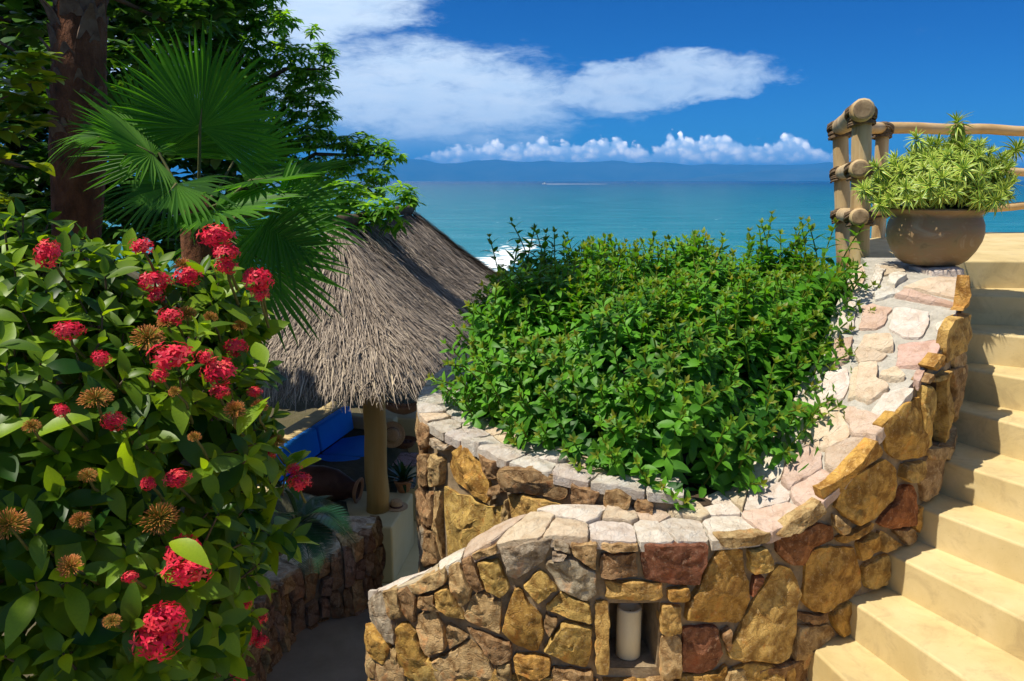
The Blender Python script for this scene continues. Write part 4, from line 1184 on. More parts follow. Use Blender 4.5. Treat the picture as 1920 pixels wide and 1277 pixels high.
for px_, py_, Y_ in ((936, 455, 5.2), (992, 425, 5.3), (1028, 440, 5.35), (1045, 447, 5.3), (1082, 452, 5.35), (1145, 470, 5.2), (1205, 450, 5.3), (1218, 455, 5.2), (1262, 462, 5.3), (1300, 462, 5.4), (1445, 415, 5.2), (1430, 440, 5.1), (1475, 440, 5.2), (1530, 432, 5.1), (1552, 428, 5.15), (1360, 455, 5.3), (1120, 465, 5.4), (1500, 445, 5.0), (1335, 468, 5.3), (960, 468, 5.2), (1010, 452, 5.1), (1065, 462, 5.0), (1170, 462, 5.1), (1235, 470, 5.0), (1285, 455, 5.1), (1395, 462, 5.1), (1415, 450, 5.3), (1460, 430, 5.0), (1515, 425, 5.2), (1565, 440, 5.0), (975, 445, 5.35)):
    tp = Vector(P(px_, py_ - 10, Y_)); vi = g.randrange(4); k = g.uniform(.9, 1.1)
    d = Vector((g.uniform(-.08, .08), g.uniform(-.08, .08), 1)).normalized()
    parts.append((N_VAR + vi, tp - d * ((0.44 + 0.05 * vi) * k), d, k, g.uniform(0, 6.28)))
def rotm(d, a):
    return d.to_track_quat('Z', 'X').to_matrix() @ Matrix.Rotation(a, 3, 'Z')
# the 300 shoots nearest the camera are objects, the rest one mass
order = sorted(range(len(parts)), key=lambda i: (parts[i][0] < N_VAR, (parts[i][1] + parts[i][2] * .25).length))
allm = var_m + tall_m; allb = var_b + tall_b
rest = Bunch()
for r_, i in enumerate(order):
    vi, b_, d, k, a = parts[i]
    Rm = rotm(d, a)
    if r_ < 300:
        o = bpy.data.objects.new('shoot', allm[vi]); COL.objects.link(o); o.parent = shrub
        o.location = b_ - Vector(shrub.location); o.rotation_euler = Rm.to_euler(); o.scale = (k, k, k)
    else:
        B = allb[vi]; V = np.concatenate(B.V); Q = np.concatenate(B.Q)
        rest.add(V @ (np.array(Rm).T * k) + np.array(b_), Q, tint=np.clip(np.concatenate(B.A['tint']) * .8 + g.uniform(-.1, .35) + 0.35 * mnoise.noise((b_.x * 3, b_.y * 3, b_.z * 3)), 0, .98), tip=np.concatenate(B.A['tip']))
tag(link('foliage', rest.mesh('foliage', M['shrub']), shrub), kind='stuff')

# ------------------------------------------------------------------ red flowering bush on the left
ix_tpl = [leaf_tpl(0.44, 6, 0.28, dr, 0.50, 0.04, 3) for dr in (0.08, 0.28, 0.5)]
ix_mesh = [mesh_data('leaf', t[0], t[1], M['ixora'], True, {'tint': np.zeros(len(t[0]))}) for t in ix_tpl]
lumps = []; BK = 0.82
for (x, y, Y, r) in ((40, 630, 2.75, .40), (190, 665, 2.85, .38), (315, 645, 2.95, .30), (405, 565, 3.0, .13), (440, 620, 3.0, .10), (90, 800, 2.6, .48), (270, 800, 2.7, .42), (340, 790, 2.85, .22), (360, 860, 2.85, .16), (455, 770, 2.9, .05), (480, 860, 2.9, .05), (540, 890, 2.95, .04),
                     (40, 1050, 2.4, .46), (225, 1060, 2.5, .42), (360, 1000, 2.65, .23), (450, 950, 2.85, .08), (130, 1270, 2.35, .44), (300, 1220, 2.5, .28), (515, 990, 2.9, .08), (415, 1130, 2.7, .12), (-150, 700, 2.8, .5), (-150, 1000, 2.5, .5)):
    lumps.append((Vector(P(x, y, Y)) * BK, r * BK))
bush = tag(empty('ixora_bush', tuple(P(240, 1060, 2.7)[:2]) + (-2.0,)), 'large glossy green bush covered in red and orange flower heads at left', 'flowering bush')
g = random.Random(23)
ix_tips = []
tries = 0
while len(ix_tips) < 520 and tries < 20000:
    tries += 1
    c, r = g.choices(lumps, [q[1] ** 2 for q in lumps])[0]
    d = Vector((g.gauss(0, 1), g.gauss(0, 1), g.gauss(0, 1))).normalized()
    if d.y > 0.55 or d.z < -0.75: continue
    q = c + d * r * g.uniform(0.80, 1.08)
    if any((q - c2).length < r2 * 0.80 for c2, r2 in lumps): continue
    if any((q - t[0]).length < 0.047 for t in ix_tips): continue
    ix_tips.append((q, (d + Vector((0.15, -0.25, 0.75)) + Vector((g.uniform(-.5, .5), g.uniform(-.5, .5), g.uniform(-.3, .3)))).normalized()))
def rosette(q, d, gg, sc=1.0):
    """decussate leaf pairs behind a shoot tip -> list of (pos, dir, up, size, template)"""
    s = d.orthogonal().normalized(); s = (Matrix.Rotation(gg.uniform(0, 6.28), 3, d) @ s); t = d.cross(s)
    out = []
    for k, (ang, ln, bk) in enumerate(((28, .055, 0), (50, .085, .012), (68, .112, .05), (82, .118, .10))):
        ax = s if k % 2 == 0 else t
        for sg in (1, -1):
            a = R(ang + gg.uniform(-14, 14))
            dd = d * math.cos(a) + ax * (sg * math.sin(a)) + Vector((0, 0, -0.10 * k))
            up = d * math.sin(a) - ax * (sg * math.cos(a)) + Vector((0, 0, 0.5))
            out.append((q - d * bk, dd.normalized(), up.normalized(), ln * sc * gg.uniform(.8, 1.2), gg.randrange(3)))
    return out
leaves = []
twigs = []
for q, d in ix_tips:
    leaves += rosette(q, d, g, g.uniform(.85, 1.1))
    c = min(lumps, key=lambda L: (L[0] - q).length)[0]
    twigs.append(tube([q, q - d * 0.12, (q - d * 0.2).lerp(c, .4)], [0.0025, 0.004, 0.005], 5, cap=False))
for c, r in lumps:                                                       # inner leaves
    for k in range(int(170 * r)):
        q = c + Vector((g.gauss(0, .4), g.gauss(0, .4), g.gauss(0, .4))) * r
        d = Vector((g.gauss(0, 1), g.gauss(0, 1), g.gauss(0, 1) + .4)).normalized()
        leaves += [(q, d, Vector((g.gauss(0, .4), -.3, 1)).normalized(), .12, g.randrange(3)) for _ in (0,)]
def on_screen(v):
    u = proj(np.array(v)); return -40 < u[0] < 760 and 330 < u[1] < 1310
def front_gap(v):
    """how far behind the bush's leading surface a point lies"""
    dv = v.normalized(); best = 9
    for c, r in lumps:
        b_ = c.dot(dv); cc = c.length_squared - r * r; disc = b_ * b_ - cc
        if disc > 0: best = min(best, b_ - math.sqrt(disc))
    return v.length - best if best < 9 else -0.05
cand = sorted((i for i in range(len(leaves)) if on_screen(leaves[i][0])), key=lambda i: front_gap(leaves[i][0]) - 0.8 * leaves[i][3])
single = set(cand[:300])
rest = Bunch()
for i, (q, d, up, ln, ti) in enumerate(leaves):
    if i in single:
        o = bpy.data.objects.new('leaf', ix_mesh[ti]); COL.objects.link(o); o.parent = bush
        B = bases(np.array([d]), np.array([up]))[0]
        o.matrix_basis = Matrix.Translation(q - Vector(bush.location)) @ Matrix(B.tolist()).to_4x4() @ Matrix.Scale(ln, 4)
    else:
        W, QQ, U = scatter(ix_tpl[ti], [q], np.array([d]), np.array([up]), [ln])
        rest.add(W, QQ, tint=g.random())
tag(link('foliage', rest.mesh('foliage', M['ixora']), bush), kind='stuff')
V, Fc = join(twigs)
tag(mesh_py('twigs', V, Fc, M['woodstem'], bush, True), kind='stuff')
# flower heads
def flower_mesh(seed, n=46):
    gg = np.random.default_rng(seed); b = Bunch()
    pet = leaf_tpl(0.42, 3, 0.1, 0.15, 0.5, 0.1, 3)
    for i in range(n):
        z = 1 - 1.35 * (i + .5) / n; a = i * 2.39996 + gg.uniform(-.2, .2); r = math.sqrt(1 - z * z)
        d = np.array([r * math.cos(a), r * math.sin(a), z]); d += gg.normal(0, .22, 3); d /= np.linalg.norm(d)
        R0 = gg.uniform(.55, 1.2)
        s = np.cross(d, [.3, .5, .8]); s /= np.linalg.norm(s); t = np.cross(d, s)
        w = gg.uniform(0, 1.57); tint = np.clip(gg.normal(.5, .25), 0, 1)
        for k in range(4):
            aa = w + k * math.pi / 2
            pd = s * math.cos(aa) + t * math.sin(aa) + d * .25
            W, QQ, U = scatter(pet, [d * R0], [pd], [d], [0.46])
            b.add(W, QQ, tint=tint)
        V, Fc = tube([d * .1, d * R0], [0.02, 0.022], 4, cap=False)
        b.add(np.array([tuple(v) for v in V]), np.array(Fc), tint=tint * .5)
    return b.mesh('flower_head', M['petal'])
def bud_mesh(seed, n=210, red=0.0):
    gg = np.random.default_rng(seed); b = Bunch()
    for i in range(n):
        z = 1 - 1.3 * (i + .5) / n; a = i * 2.39996 + gg.uniform(-.2, .2); r = math.sqrt(1 - z * z)
        d = np.array([r * math.cos(a), r * math.sin(a), z]); d += gg.normal(0, .08, 3); d /= np.linalg.norm(d)
        R0 = gg.uniform(.85, 1.1)
        V, Fc = tube([d * .2, d * R0 * .85, d * R0 * .95, d * R0 * 1.05], [0.016, 0.020, 0.034, 0.008], 5, cap=False)
        tt = np.repeat([0.15, 0.4 + .2 * red, 0.75, 0.95], 5) * gg.uniform(.7, 1.0) + red * .15
        b.add(np.array([tuple(v) for v in V]), np.array(Fc), tint=np.clip(tt, 0, 1))
    return b.mesh('bud_head', M['bud'])
fl = [flower_mesh(i) for i in range(3)]
bd = [bud_mesh(10), bud_mesh(11, 190, .4), bud_mesh(12, 180, .9)]
heads = [  # x, y, radius px, stretch, kind
 (408,446,24,1.15,0),(424,474,17,1,0),(265,463,17,1,0),(92,478,22,.7,0),(290,528,20,1.2,0),(293,552,14,1,0),(352,520,18,1.2,0),(483,525,22,1.1,0),(487,548,15,1,0),(425,500,14,1,0),(130,620,18,1,0),
 (322,670,25,1.15,0),(300,705,12,1.2,0),(443,652,18,1,0),(385,670,14,.8,0),(412,697,23,1,0),(190,672,15,.8,0),(412,735,14,1,0),(215,790,16,1,0),(115,770,11,1,0),(500,853,14,1,0),(333,897,15,1.2,0),(278,907,12,.8,0),
 (562,905,16,1,0),(552,880,11,1,0),(345,1035,25,1,0),(352,1075,24,1.2,0),(298,1195,34,1,0),(312,1160,26,1.1,0),(482,1160,13,1,0),(468,1190,15,1,0),(490,1203,11,1,0),(460,1130,9,1,0),(245,1082,10,1,0),(448,1270,12,1,0),(320,595,16,1,0),(478,735,10,1,0),
 (278,635,34,1,1),(342,498,19,1,2),(350,590,19,1,1),(312,605,18,1,2),(16,985,36,1,1),(298,972,34,1,1),(180,748,28,1,1),(487,762,20,1,2),(520,826,15,1,1),(450,612,15,1,2),(395,597,15,1,1),(132,1062,26,1,2),(165,892,17,1,1),(210,1165,16,1,1),(328,735,15,1,1),(440,770,22,1,2),(60,800,16,1,1),(150,975,18,1,2),(365,820,13,1,1)]
stalks = []
for i, (x, y, rp, st, kd) in enumerate(heads):
    dv = Vector(ray(x, y)).normalized(); best = 9
    for c, r in lumps:
        b_ = c.dot(dv); disc = b_ * b_ - c.length_squared + r * r
        if disc > 0: best = min(best, b_ - math.sqrt(disc))
    if best > 8: best = BK * (2.6 + 0.3 * (x / 600)) / dv.y
    best -= 0.05 + 0.05 * g.random()
    q = dv * best
    rad = rp * best / F_PX * (1.0 if kd == 0 else 0.82)
    me = fl[i % 3] if kd == 0 else bd[(i % 2) if kd == 1 else 2]
    o = bpy.data.objects.new('flower_head' if kd == 0 else 'bud_head', me); COL.objects.link(o); o.parent = bush
    d = (Vector((g.uniform(-.2, .7), -0.55 if kd == 0 else -0.25, 0.7 + g.uniform(-.3, .3)))).normalized()
    o.rotation_euler = d.to_track_quat('Z', 'X').to_euler()
    o.location = q - Vector(bush.location); o.scale = (rad * g.uniform(.8, 1.1), rad * st * g.uniform(.95, 1.25), rad * g.uniform(.75, 1.05))
    stalks.append(tube([q, q - d * (rad * 1.5) + Vector((0, .03, -.02)), q + Vector((-.03, .16, -.13))], [0.003, 0.004, 0.005], 5, cap=False))
V, Fc = join(stalks)
tag(mesh_py('stalks', V, Fc, M['stem'], bush, True), kind='stuff')

# ------------------------------------------------------------------ cycad hanging over the low wall
cyc = tag(empty('cycad', tuple(P(560, 1000, 3.9)[:2]) + (-2.1,)), 'dark feathery cycad fronds hanging over the low stone wall', 'cycad')
cy_leaf = leaf_tpl(0.075, 3, 0.2, 0.15, 0.4, 0.2, 3)
c0 = Vector(P(560, 985, 3.75)) + Vector((0, 0, 0.0))
for i, (x, y, Y, sag) in enumerate(((668, 1020, 3.75, .10), (612, 1055, 3.55, .09), (640, 985, 3.9, .12), (520, 930, 3.7, .12), (585, 1075, 3.4, .06), (650, 1000, 3.6, .11), (500, 1000, 3.4, .1), (610, 950, 4.1, .12))):
    e = Vector(P(x, y, Y)); pth = []
    for k in range(17):
        f = k / 16; p = c0.lerp(e, f) + Vector((0, 0, sag * 4 * f * (1 - f) * 0.8)); pth.append(p)
    V, Fc = tube(pth, [0.006 - 0.0045 * k / 16 for k in range(17)], 5, cap=False)
    fo = empty('frond', tuple(c0)); fo.parent = cyc; fo.matrix_parent_inverse = Matrix.Translation(-Vector(cyc.location))
    b = Bunch(); b.add(np.array([tuple(v) for v in V]), np.array(Fc), tint=.5)
    pos, dr, up, sz = [], [], [], []
    for k in range(46):
        f = 0.12 + 0.88 * k / 46; q = f * 16; a = min(15, int(q)); p = pth[a].lerp(pth[a + 1], q - a); t = (pth[a + 1] - pth[a]).normalized()
        s = t.cross(Vector((0, 0, 1))).normalized(); u = s.cross(t)
        for sg in (1, -1):
            pos.append(p); dr.append((s * sg + t * .55 + u * .25)); up.append(u - s * sg * .2); sz.append(0.095 * math.sin(math.pi * (0.12 + .80 * f)) + .012)
    W, QQ, U = scatter(cy_leaf, np.array([tuple(p) for p in pos]), np.array([tuple(p) for p in dr]), np.array([tuple(p) for p in up]), np.array(sz))
    b.add(W, QQ, tint=rng.random())
    bpy.data.objects.remove(fo)
    link('frond', b.mesh('frond', M['cycad']), cyc)

# ------------------------------------------------------------------ palms
def fan(name, parent, c, axis, face, rad, spread, root, seed, nseg=42, droop=0.25, split=0.5):
    """one fan leaf: pleated blade with free, drooping tips, and its stalk as a sub-part"""
    gg = np.random.default_rng(seed)
    c = Vector(c); ax = Vector(axis).normalized(); fn = Vector(face); fn = (fn - ax * fn.dot(ax)).normalized(); sd = ax.cross(fn)
    b = Bunch(); nr = 9
    da = spread / nseg
    for i in range(nseg):
        a = -spread / 2 + da * (i + .5)
        L = rad * (0.72 + 0.28 * math.cos(a * 0.75)) * gg.uniform(.86, 1.06)
        V = []
        tw = gg.uniform(-.12, .12); dr = droop * gg.uniform(.5, 2.0)
        for j in range(nr):
            t = j / (nr - 1)
            hw = math.tan(da / 2) * min(t, split) * L * 1.02
            if t > split: hw *= max(0.04, 1 - ((t - split) / (1 - split)) ** 1.3)
            r_ = L * (0.02 + .98 * t)
            dirv = ax * math.cos(a + tw * max(0, t - split)) + sd * math.sin(a + tw * max(0, t - split))
            perp = -ax * math.sin(a) + sd * math.cos(a)
            fall = -Vector((0, 0, 1)) * (dr * L * max(0, t - split * .8) ** 2) + fn * (0.10 * L * t * t * (1 if True else 0)) * 0.6
            m_ = c + dirv * r_ + fall
            pl = hw * 0.75
            V += [m_ - perp * hw + fn * pl * .5, m_ - fn * pl * .5, m_ + perp * hw + fn * pl * .5]
        Q = []
        for j in range(nr - 1):
            for k in range(2):
                q = j * 3 + k; Q.append((q, q + 1, q + 4, q + 3))
        b.add(np.array([tuple(v) for v in V]), np.array(Q), tint=gg.uniform(0, .7))
    o = link(name, b.mesh(name, M['fan'], False), parent)
    root = Vector(root); mid = root.lerp(c, .5) + Vector((0, 0, -.03))
    V, Fc = tube([root, mid, c, c + ax * rad * .18], [0.013, 0.010, 0.008, 0.003], 6)
    st = mesh_py('stalk', V, Fc, M['stem'], o, True)
    return o
palm = tag(empty('fan_palm', tuple(P(365, 395, 4.8)[:2]) + (float(terrain(np.array(P(365, 395, 4.8)[0]), 4.8)),)), 'low fan palm with big pleated round leaves behind the flowering bush', 'palm tree')
pr = Vector(P(370, 400, 4.8))
bt = Vector((pr.x - .02, pr.y, palm.location.z - .05))
V, Fc = tube([bt + (pr - bt) * f for f in (0, .2, .4, .6, .8, .95, 1.05)], [.11, .10, .10, .10, .105, .10, .05], 14, .12, 3)
mesh_py('trunk', V, Fc, M['palm_bark'], palm, True)
fan('frond', palm, P(375, 240, 4.65), (0.22, -0.12, 1), (0.10, -1, -0.05), .60, R(250), pr, 1, 54, .16, .60)
fan('frond', palm, P(285, 288, 4.50), (-0.55, -0.50, 0.42), (0.2, -.5, 1), .50, R(250), pr, 2, 44, .30, .55)
fan('frond', palm, P(402, 392, 4.35), (0.75, -0.55, -.02), (0, -.42, 1), .52, R(270), pr, 3, 46, .22, .6)
fan('frond', palm, P(512, 398, 4.45), (0.85, -0.05, -.42), (0.1, -1, .55), .52, R(210), pr, 4, 40, .22, .6)
fan('frond', palm, P(466, 472, 4.35), (0.80, -0.10, -.50), (0.15, -1, .35), .58, R(190), pr, 5, 40, .18, .6)
fan('frond', palm, P(470, 338, 4.75), (1.0, -0.15, 0.10), (0, -.16, 1), .62, R(200), pr, 6, 36, .06, .6)
fan('frond', palm, P(300, 290, 4.95), (-0.32, 0.1, 1), (0.1, -1, .1), .60, R(220), pr, 7, 44, .12, .55)
fan('frond', palm, P(200, 255, 4.40), (-0.9, -.3, -0.15), (0, -.5, 1), .34, R(120), pr, 8, 20, .5, .35)
fan('frond', palm, P(330, 345, 4.35), (-0.2, -.8, -0.55), (0, -.6, .8), .46, R(250), pr, 9, 40, .35, .5)
fan('frond', palm, P(440, 300, 5.15), (0.5, .4, .7), (-.2, -1, .2), .55, R(240), pr, 10, 40, .15, .55)
fan('frond', palm, P(420, 430, 5.0), (0.6, .1, -.7), (.2, -1, .4), .50, R(220), pr, 11, 40, .25, .55)

tp0 = Vector(P(143, 430, 5.2)); tp0.z = float(terrain(np.array(tp0.x), tp0.y)) - 0.1
tall = tag(empty('tall_palm', tuple(tp0)), 'tall palm with a thick red brown fibrous trunk at far left', 'palm tree')
tpath = []
for k in range(30):
    y = 1000 - k * 55; p = Vector(P(146 - 4 * math.sin(k * .25), y, 5.2)); tpath.append(p)
tpath = [tp0] + [p for p in tpath if p.z > tp0.z + .05]
V, Fc = tube(tpath, [0.145 + 0.012 * mnoise.noise((i * .8, 0, 0)) + (0.012 if -0.1 < p.z < 0.8 else 0) for i, p in enumerate(tpath)], 22, 0.10, 8)
mesh_py('trunk', V, Fc, M['palm_bark'], tall, True)
gg = random.Random(8)
for i in range(46):
    z = 0.15 + 1.0 * (i / 46) + gg.uniform(-.05, .05); a = i * 2.4 + gg.uniform(-.3, .3)
    k = min(range(len(tpath)), key=lambda q: abs(tpath[q].z - z)); c = tpath[k]
    d = Vector((math.cos(a), math.sin(a), 0)); s = Vector((-d.y, d.x, 0))
    p = Vector((c.x, c.y, z)) + d * .135; wd = gg.uniform(.05, .075); ln = gg.uniform(.12, .2); lf = gg.uniform(.02, .07)
    V = [p - s * wd, p + s * wd, p + s * wd * .6 + Vector((0, 0, ln * .6)) + d * lf * .6, p - s * wd * .6 + Vector((0, 0, ln * .6)) + d * lf * .6, p + s * wd * .12 + Vector((0, 0, ln)) + d * lf * 1.4, p - s * wd * .12 + Vector((0, 0, ln)) + d * lf * 1.4]
    V += [v - d * .014 for v in V]
    Fc = [(0, 1, 2, 3), (3, 2, 4, 5), (7, 6, 9, 8), (8, 9, 11, 10), (0, 3, 9, 6), (1, 7, 8, 2), (3, 5, 11, 9), (2, 8, 10, 4), (0, 6, 7, 1), (4, 10, 11, 5)]
    mesh_py('leaf_base', V, Fc, M['boot'], tall)
tc_ = tpath[-1]
for i in range(8):
    a = i * 2.4; d = Vector((math.cos(a), math.sin(a), 0.25 + .5 * ((i * 7) % 5) / 5))
    fan('frond', tall, tc_ + d * .75, d, Vector((0, 0, 1)), .75, R(230), tc_, 40 + i, 36, .35, .5)

# ------------------------------------------------------------------ trees
def crown_blob(b, centres, n_per, tpl, size, nleaf, gg, droopy=0.0, tint=(0, 1)):
    """leaf sprays spread through a set of clumps; each clump (centre, radius)"""
    pos, dr, up, sz, tn = [], [], [], [], []
    for c, r in centres:
        k = max(3, int(n_per * (r / 0.4) ** 2))
        for _ in range(k):
            v = rand_unit(1, -0.6)[0]
            q = np.array(c) + v * r * (gg.random() ** 0.33) * np.array((1, 1, .8))
            t0 = gg.uniform(*tint)
            for j in range(nleaf):
                a = 2 * math.pi * j / nleaf + gg.uniform(-.4, .4); e = gg.uniform(-.2, .75) - droopy
                d = np.array([math.cos(a) * math.cos(e), math.sin(a) * math.cos(e), math.sin(e)]) + v * .3
                pos.append(q); dr.append(d); up.append(np.array([-math.cos(a) * math.sin(e), -math.sin(a) * math.sin(e), math.cos(e)]) + np.array([gg.uniform(-.3, .3), gg.uniform(-.3, .3), 0])); sz.append(size * gg.uniform(.7, 1.2)); tn.append(min(1, max(0, t0 + gg.uniform(-.2, .2))))
    W, QQ, U = scatter(tpl, np.array(pos), np.array(dr), np.array(up), np.array(sz))
    b.add(W, QQ, tint=np.repeat(tn, len(tpl[0])))
def tree(name, label, cat, foot, trunk, limbs, clumps, n_per, tpl, size, nleaf, mat, seed, droopy=0., group=None, tr=0.14):
    gg = np.random.default_rng(seed)
    t = tag(empty(name, tuple(foot)), label, cat, group)
    V, Fc = tube([foot] + trunk, [tr * (1 - .6 * i / len(trunk)) for i in range(len(trunk) + 1)], 12, .12, seed)
    mesh_py('trunk', V, Fc, M['bark'], t, True)
    for (c, r) in limbs:
        root = min(trunk, key=lambda p: (Vector(p) - Vector(c)).length + 2 * max(0, Vector(p).z - Vector(c).z))
        root = Vector(root); c = Vector(c); mid = root.lerp(c, .55) + Vector((0, 0, .12 * (c - root).length))
        V, Fc = tube([root, mid, c], [tr * .42, tr * .25, tr * .08], 7, .1, seed + 1)
        mesh_py('limb', V, Fc, M['bark'], t, True)
    b = Bunch()
    crown_blob(b, clumps, n_per, tpl, size, nleaf, gg, droopy)
    tag(link('crown', b.mesh('crown', mat), t), kind='stuff')
    return t
mango = leaf_tpl(0.36, 4, 0.2, 0.45, 0.45, 0.05)
pxl = [(430,20,60,11),(495,45,45,11),(535,38,22,10.6),(460,90,55,11),(545,105,40,10.7),(600,100,26,10.4),(622,130,14,10.3),(580,150,40,10.5),(612,165,20,10.3),(500,170,70,11.2),(575,205,45,10.6),(612,215,22,10.4),(545,255,60,10.8),(600,262,34,10.5),(520,310,60,11),(640,268,24,10.3),(668,270,30,10.2),(705,278,30,10.1),(735,292,20,10),(660,310,40,10.3),(715,325,22,10),(600,330,50,10.6),(690,355,34,10.1),(745,365,26,9.9),(768,382,14,9.8),(720,392,34,9.9),(650,375,45,10.2),(738,420,20,9.8),(690,410,26,9.9),(580,385,50,10.4),(640,415,36,10.0),(420,140,70,11.4),(450,240,80,11.6),(470,-40,70,11.2),(400,-60,80,11.4),(590,60,12,10.5),(505,-5,20,10.8)]
cl = [(tuple(P(x, y, Y + (4.0 if y < 365 else 0))), r * (Y + (4.0 if y < 365 else 0)) / F_PX) for x, y, r, Y in pxl]
ft = Vector((-5.6, 15.2, float(terrain(np.array(-5.6), 15.2)) - .1))
tree('broadleaf_tree', 'bright green tree with drooping leaf clusters beside the thatched roof', 'tree', ft, [Vector((-5.5, 15.1, -2.0)), Vector((-5.2, 15.0, -.4)), Vector((-5.0, 14.9, 1.4)), Vector((-4.8, 14.8, 3.2))], [c for i, c in enumerate(cl) if i % 3 == 0 and c[0][1] > 12], cl, 62, mango, .165, 7, M['treeleaf'], 3, .15)
# dark shade tree: trunk out of frame at left, canopy over the bush and the path
rnd_leaf = leaf_tpl(0.80, 4, 0.12, 0.25, 0.5, 0.12)
g2 = random.Random(77)
cl2 = []
for x, y, r, Y in ((20,40,90,6.2),(60,180,80,9.6),(20,300,90,9.6),(240,20,70,9.4),(310,40,60,9.6),(215,150,60,9.8),(40,420,70,9.4),(-60,150,90,8.8),(-80,350,90,8.8),(130,90,60,9.8),(90,-60,90,8.8),(220,-60,80,9.2),(100,330,60,9.8),(350,20,50,9.9),(270,90,60,9.9)):
    cl2.append((tuple(P(x, y, Y)), r * Y / F_PX))
canopy = []
for k in range(26):
    Yc = g2.uniform(0.8, 6.0); X = g2.uniform(-5.4, -3.3 if Yc < 3.9 else -2.6); Z = g2.uniform(2.2, 3.6)
    if abs(X + 3.6) < .75 and abs(Yc - 3.7) < .8: continue
    if Yc < 3.4: continue
    canopy.append(((X, Yc, Z), g2.uniform(.3, .5) if Yc > 3.2 else g2.uniform(.2, .32)))
for X, Yc, Z in ((-2.3, 4.2, 3.0), (-2.0, 4.5, 3.1), (-1.9, 4.0, 3.3), (-1.75, 4.7, 2.9), (-2.2, 4.8, 2.8), (-2.5, 4.4, 2.9)):
    canopy.append(((X, Yc, Z), .34))
canopy += [((-3.9, 2.2, 2.4), .32), ((-3.7, 2.65, 2.5), .3), ((-3.5, 3.2, 2.4), .32), ((-3.75, 2.95, 2.55), .3), ((-3.3, 2.85, 2.35), .28), ((-3.25, 3.3, 2.5), .3), ((-3.6, 3.5, 2.6), .3), ((-3.45, 2.4, 2.3), .28)]
canopy += [((g2.uniform(-4.2, -2.9), yc_, g2.uniform(2.2, 3.0)), g2.uniform(.16, .26)) for yc_ in (1.0, 1.15, 1.3, 1.45, 1.6, 1.7, 1.85, 2.0, 1.2, 1.5, 1.8, 2.1)]
ft = Vector((-5.4, 5.2, float(terrain(np.array(-5.4), 5.2)) - .1))
tree('shade_tree', 'dark large round leaved tree shading the upper left corner', 'tree', ft, [Vector((-5.3, 5.1, -.5)), Vector((-5.0, 5.0, 1.0)), Vector((-4.6, 4.8, 2.2)), Vector((-4.2, 4.6, 3.0))], [c for i, c in enumerate(cl2 + canopy) if i % 4 == 0], cl2 + canopy, 26, rnd_leaf, .145, 6, M['bigleaf'], 5, .3, tr=.2)
cl5 = []
for gx_ in range(-80, 470, 62):
    for gy_ in range(-60, 460, 62):
        Yd = g2.uniform(12.2, 14.0)
        cl5.append((tuple(P(gx_ + g2.uniform(-25, 25), gy_ + g2.uniform(-25, 25), Yd)), g2.uniform(44, 66) * Yd / F_PX))
ft5 = Vector((-8.2, 13.2, float(terrain(np.array(-8.2), 13.2)) - .2))
tree('background_tree', 'dense dark green tree filling the gap behind the palms', 'tree', ft5, [Vector((-8.0, 13.2, -.5)), Vector((-7.6, 13.1, 1.0)), Vector((-7.2, 13.0, 2.4))], [c for i, c in enumerate(cl5) if i % 7 == 0], cl5, 22, rnd_leaf, .23, 5, M['bigleaf'], 15, .4, tr=.24)
heart = leaf_tpl(0.72, 5, 0.2, 0.3, 0.38, 0.05)
cl3 = [(tuple(P(x, y, Y)), r * Y / F_PX) for x, y, r, Y in ((65,120,28,3.9),(85,150,26,3.85),(25,135,30,3.9),(15,180,30,3.9),(45,205,26,4.0),(75,240,22,4.0),(20,240,26,4.0),(-40,170,50,4.0),(-60,260,60,4.1),(30,300,40,4.3),(-30,380,60,4.3))]
ft = Vector((-3.3, 4.2, float(terrain(np.array(-3.3), 4.2)) - .1))
tree('climbing_shrub', 'yellow green heart leaved shrub catching sun at the left edge', 'shrub', ft, [Vector((-3.2, 4.15, -1.0)), Vector((-3.0, 4.1, 0.0)), Vector((-2.75, 4.0, .7))], [c for i, c in enumerate(cl3) if i % 3 == 0], cl3, 34, heart, .105, 5, M['vine'], 9, .1, tr=.04)
# undergrowth on the bank behind the bush
ug = Bunch(); gg = np.random.default_rng(5)
cl4 = []
for k in range(70):
    X = g2.uniform(-6.5, -1.9); Yc = g2.uniform(4.2, 9.5)
    if X > -4.3 and Yc > 5.9: continue
    cl4.append(((X, Yc, float(terrain(np.array(X), Yc)) + g2.uniform(.15, 1.0)), g2.uniform(.3, .5)))
crown_blob(ug, cl4, 16, heart, .15, 5, gg, .1)
tag(link('undergrowth', ug.mesh('undergrowth', M['bigleaf'])), 'dark green undergrowth covering the bank behind the flowering bush', 'undergrowth', kind='stuff')

# ------------------------------------------------------------------ thatched pavilion
FL = -4.10
pav = tag(empty('thatched_pavilion', (-1.9, 10.5, FL)), 'open pavilion with a grey palm thatch roof on wooden columns', 'pavilion')
eave = [Vector((-0.88, 7.15, -1.76)), Vector((0.12, 14.5, -1.76)), Vector((-2.75, 14.9, -1.76)), Vector((-3.55, 7.55, -1.76))]
rA, rB = Vector((-1.98, 9.15, -0.50)), Vector((-1.58, 12.6, -0.46))
per = []
for i in range(4):
    a, b = eave[i], eave[(i + 1) % 4]; L = (b - a).length; n = int(L / .03)
    for k in range(n):
        per.append(a.lerp(b, k / n))
for _ in range(14):                                                     # round the corners
    per = [(per[i - 8] + per[i] * 2 + per[(i + 8) % len(per)]) / 4 for i in range(len(per))]
per = np.array([tuple(p) for p in per]); NP = len(per)
A_, B_ = np.array(rA), np.array(rB); AB = B_ - A_
tt = np.clip(((per - A_)[:, :2] @ AB[:2]) / (AB[:2] @ AB[:2]), 0, 1)
rdg = A_ + AB * tt[:, None]
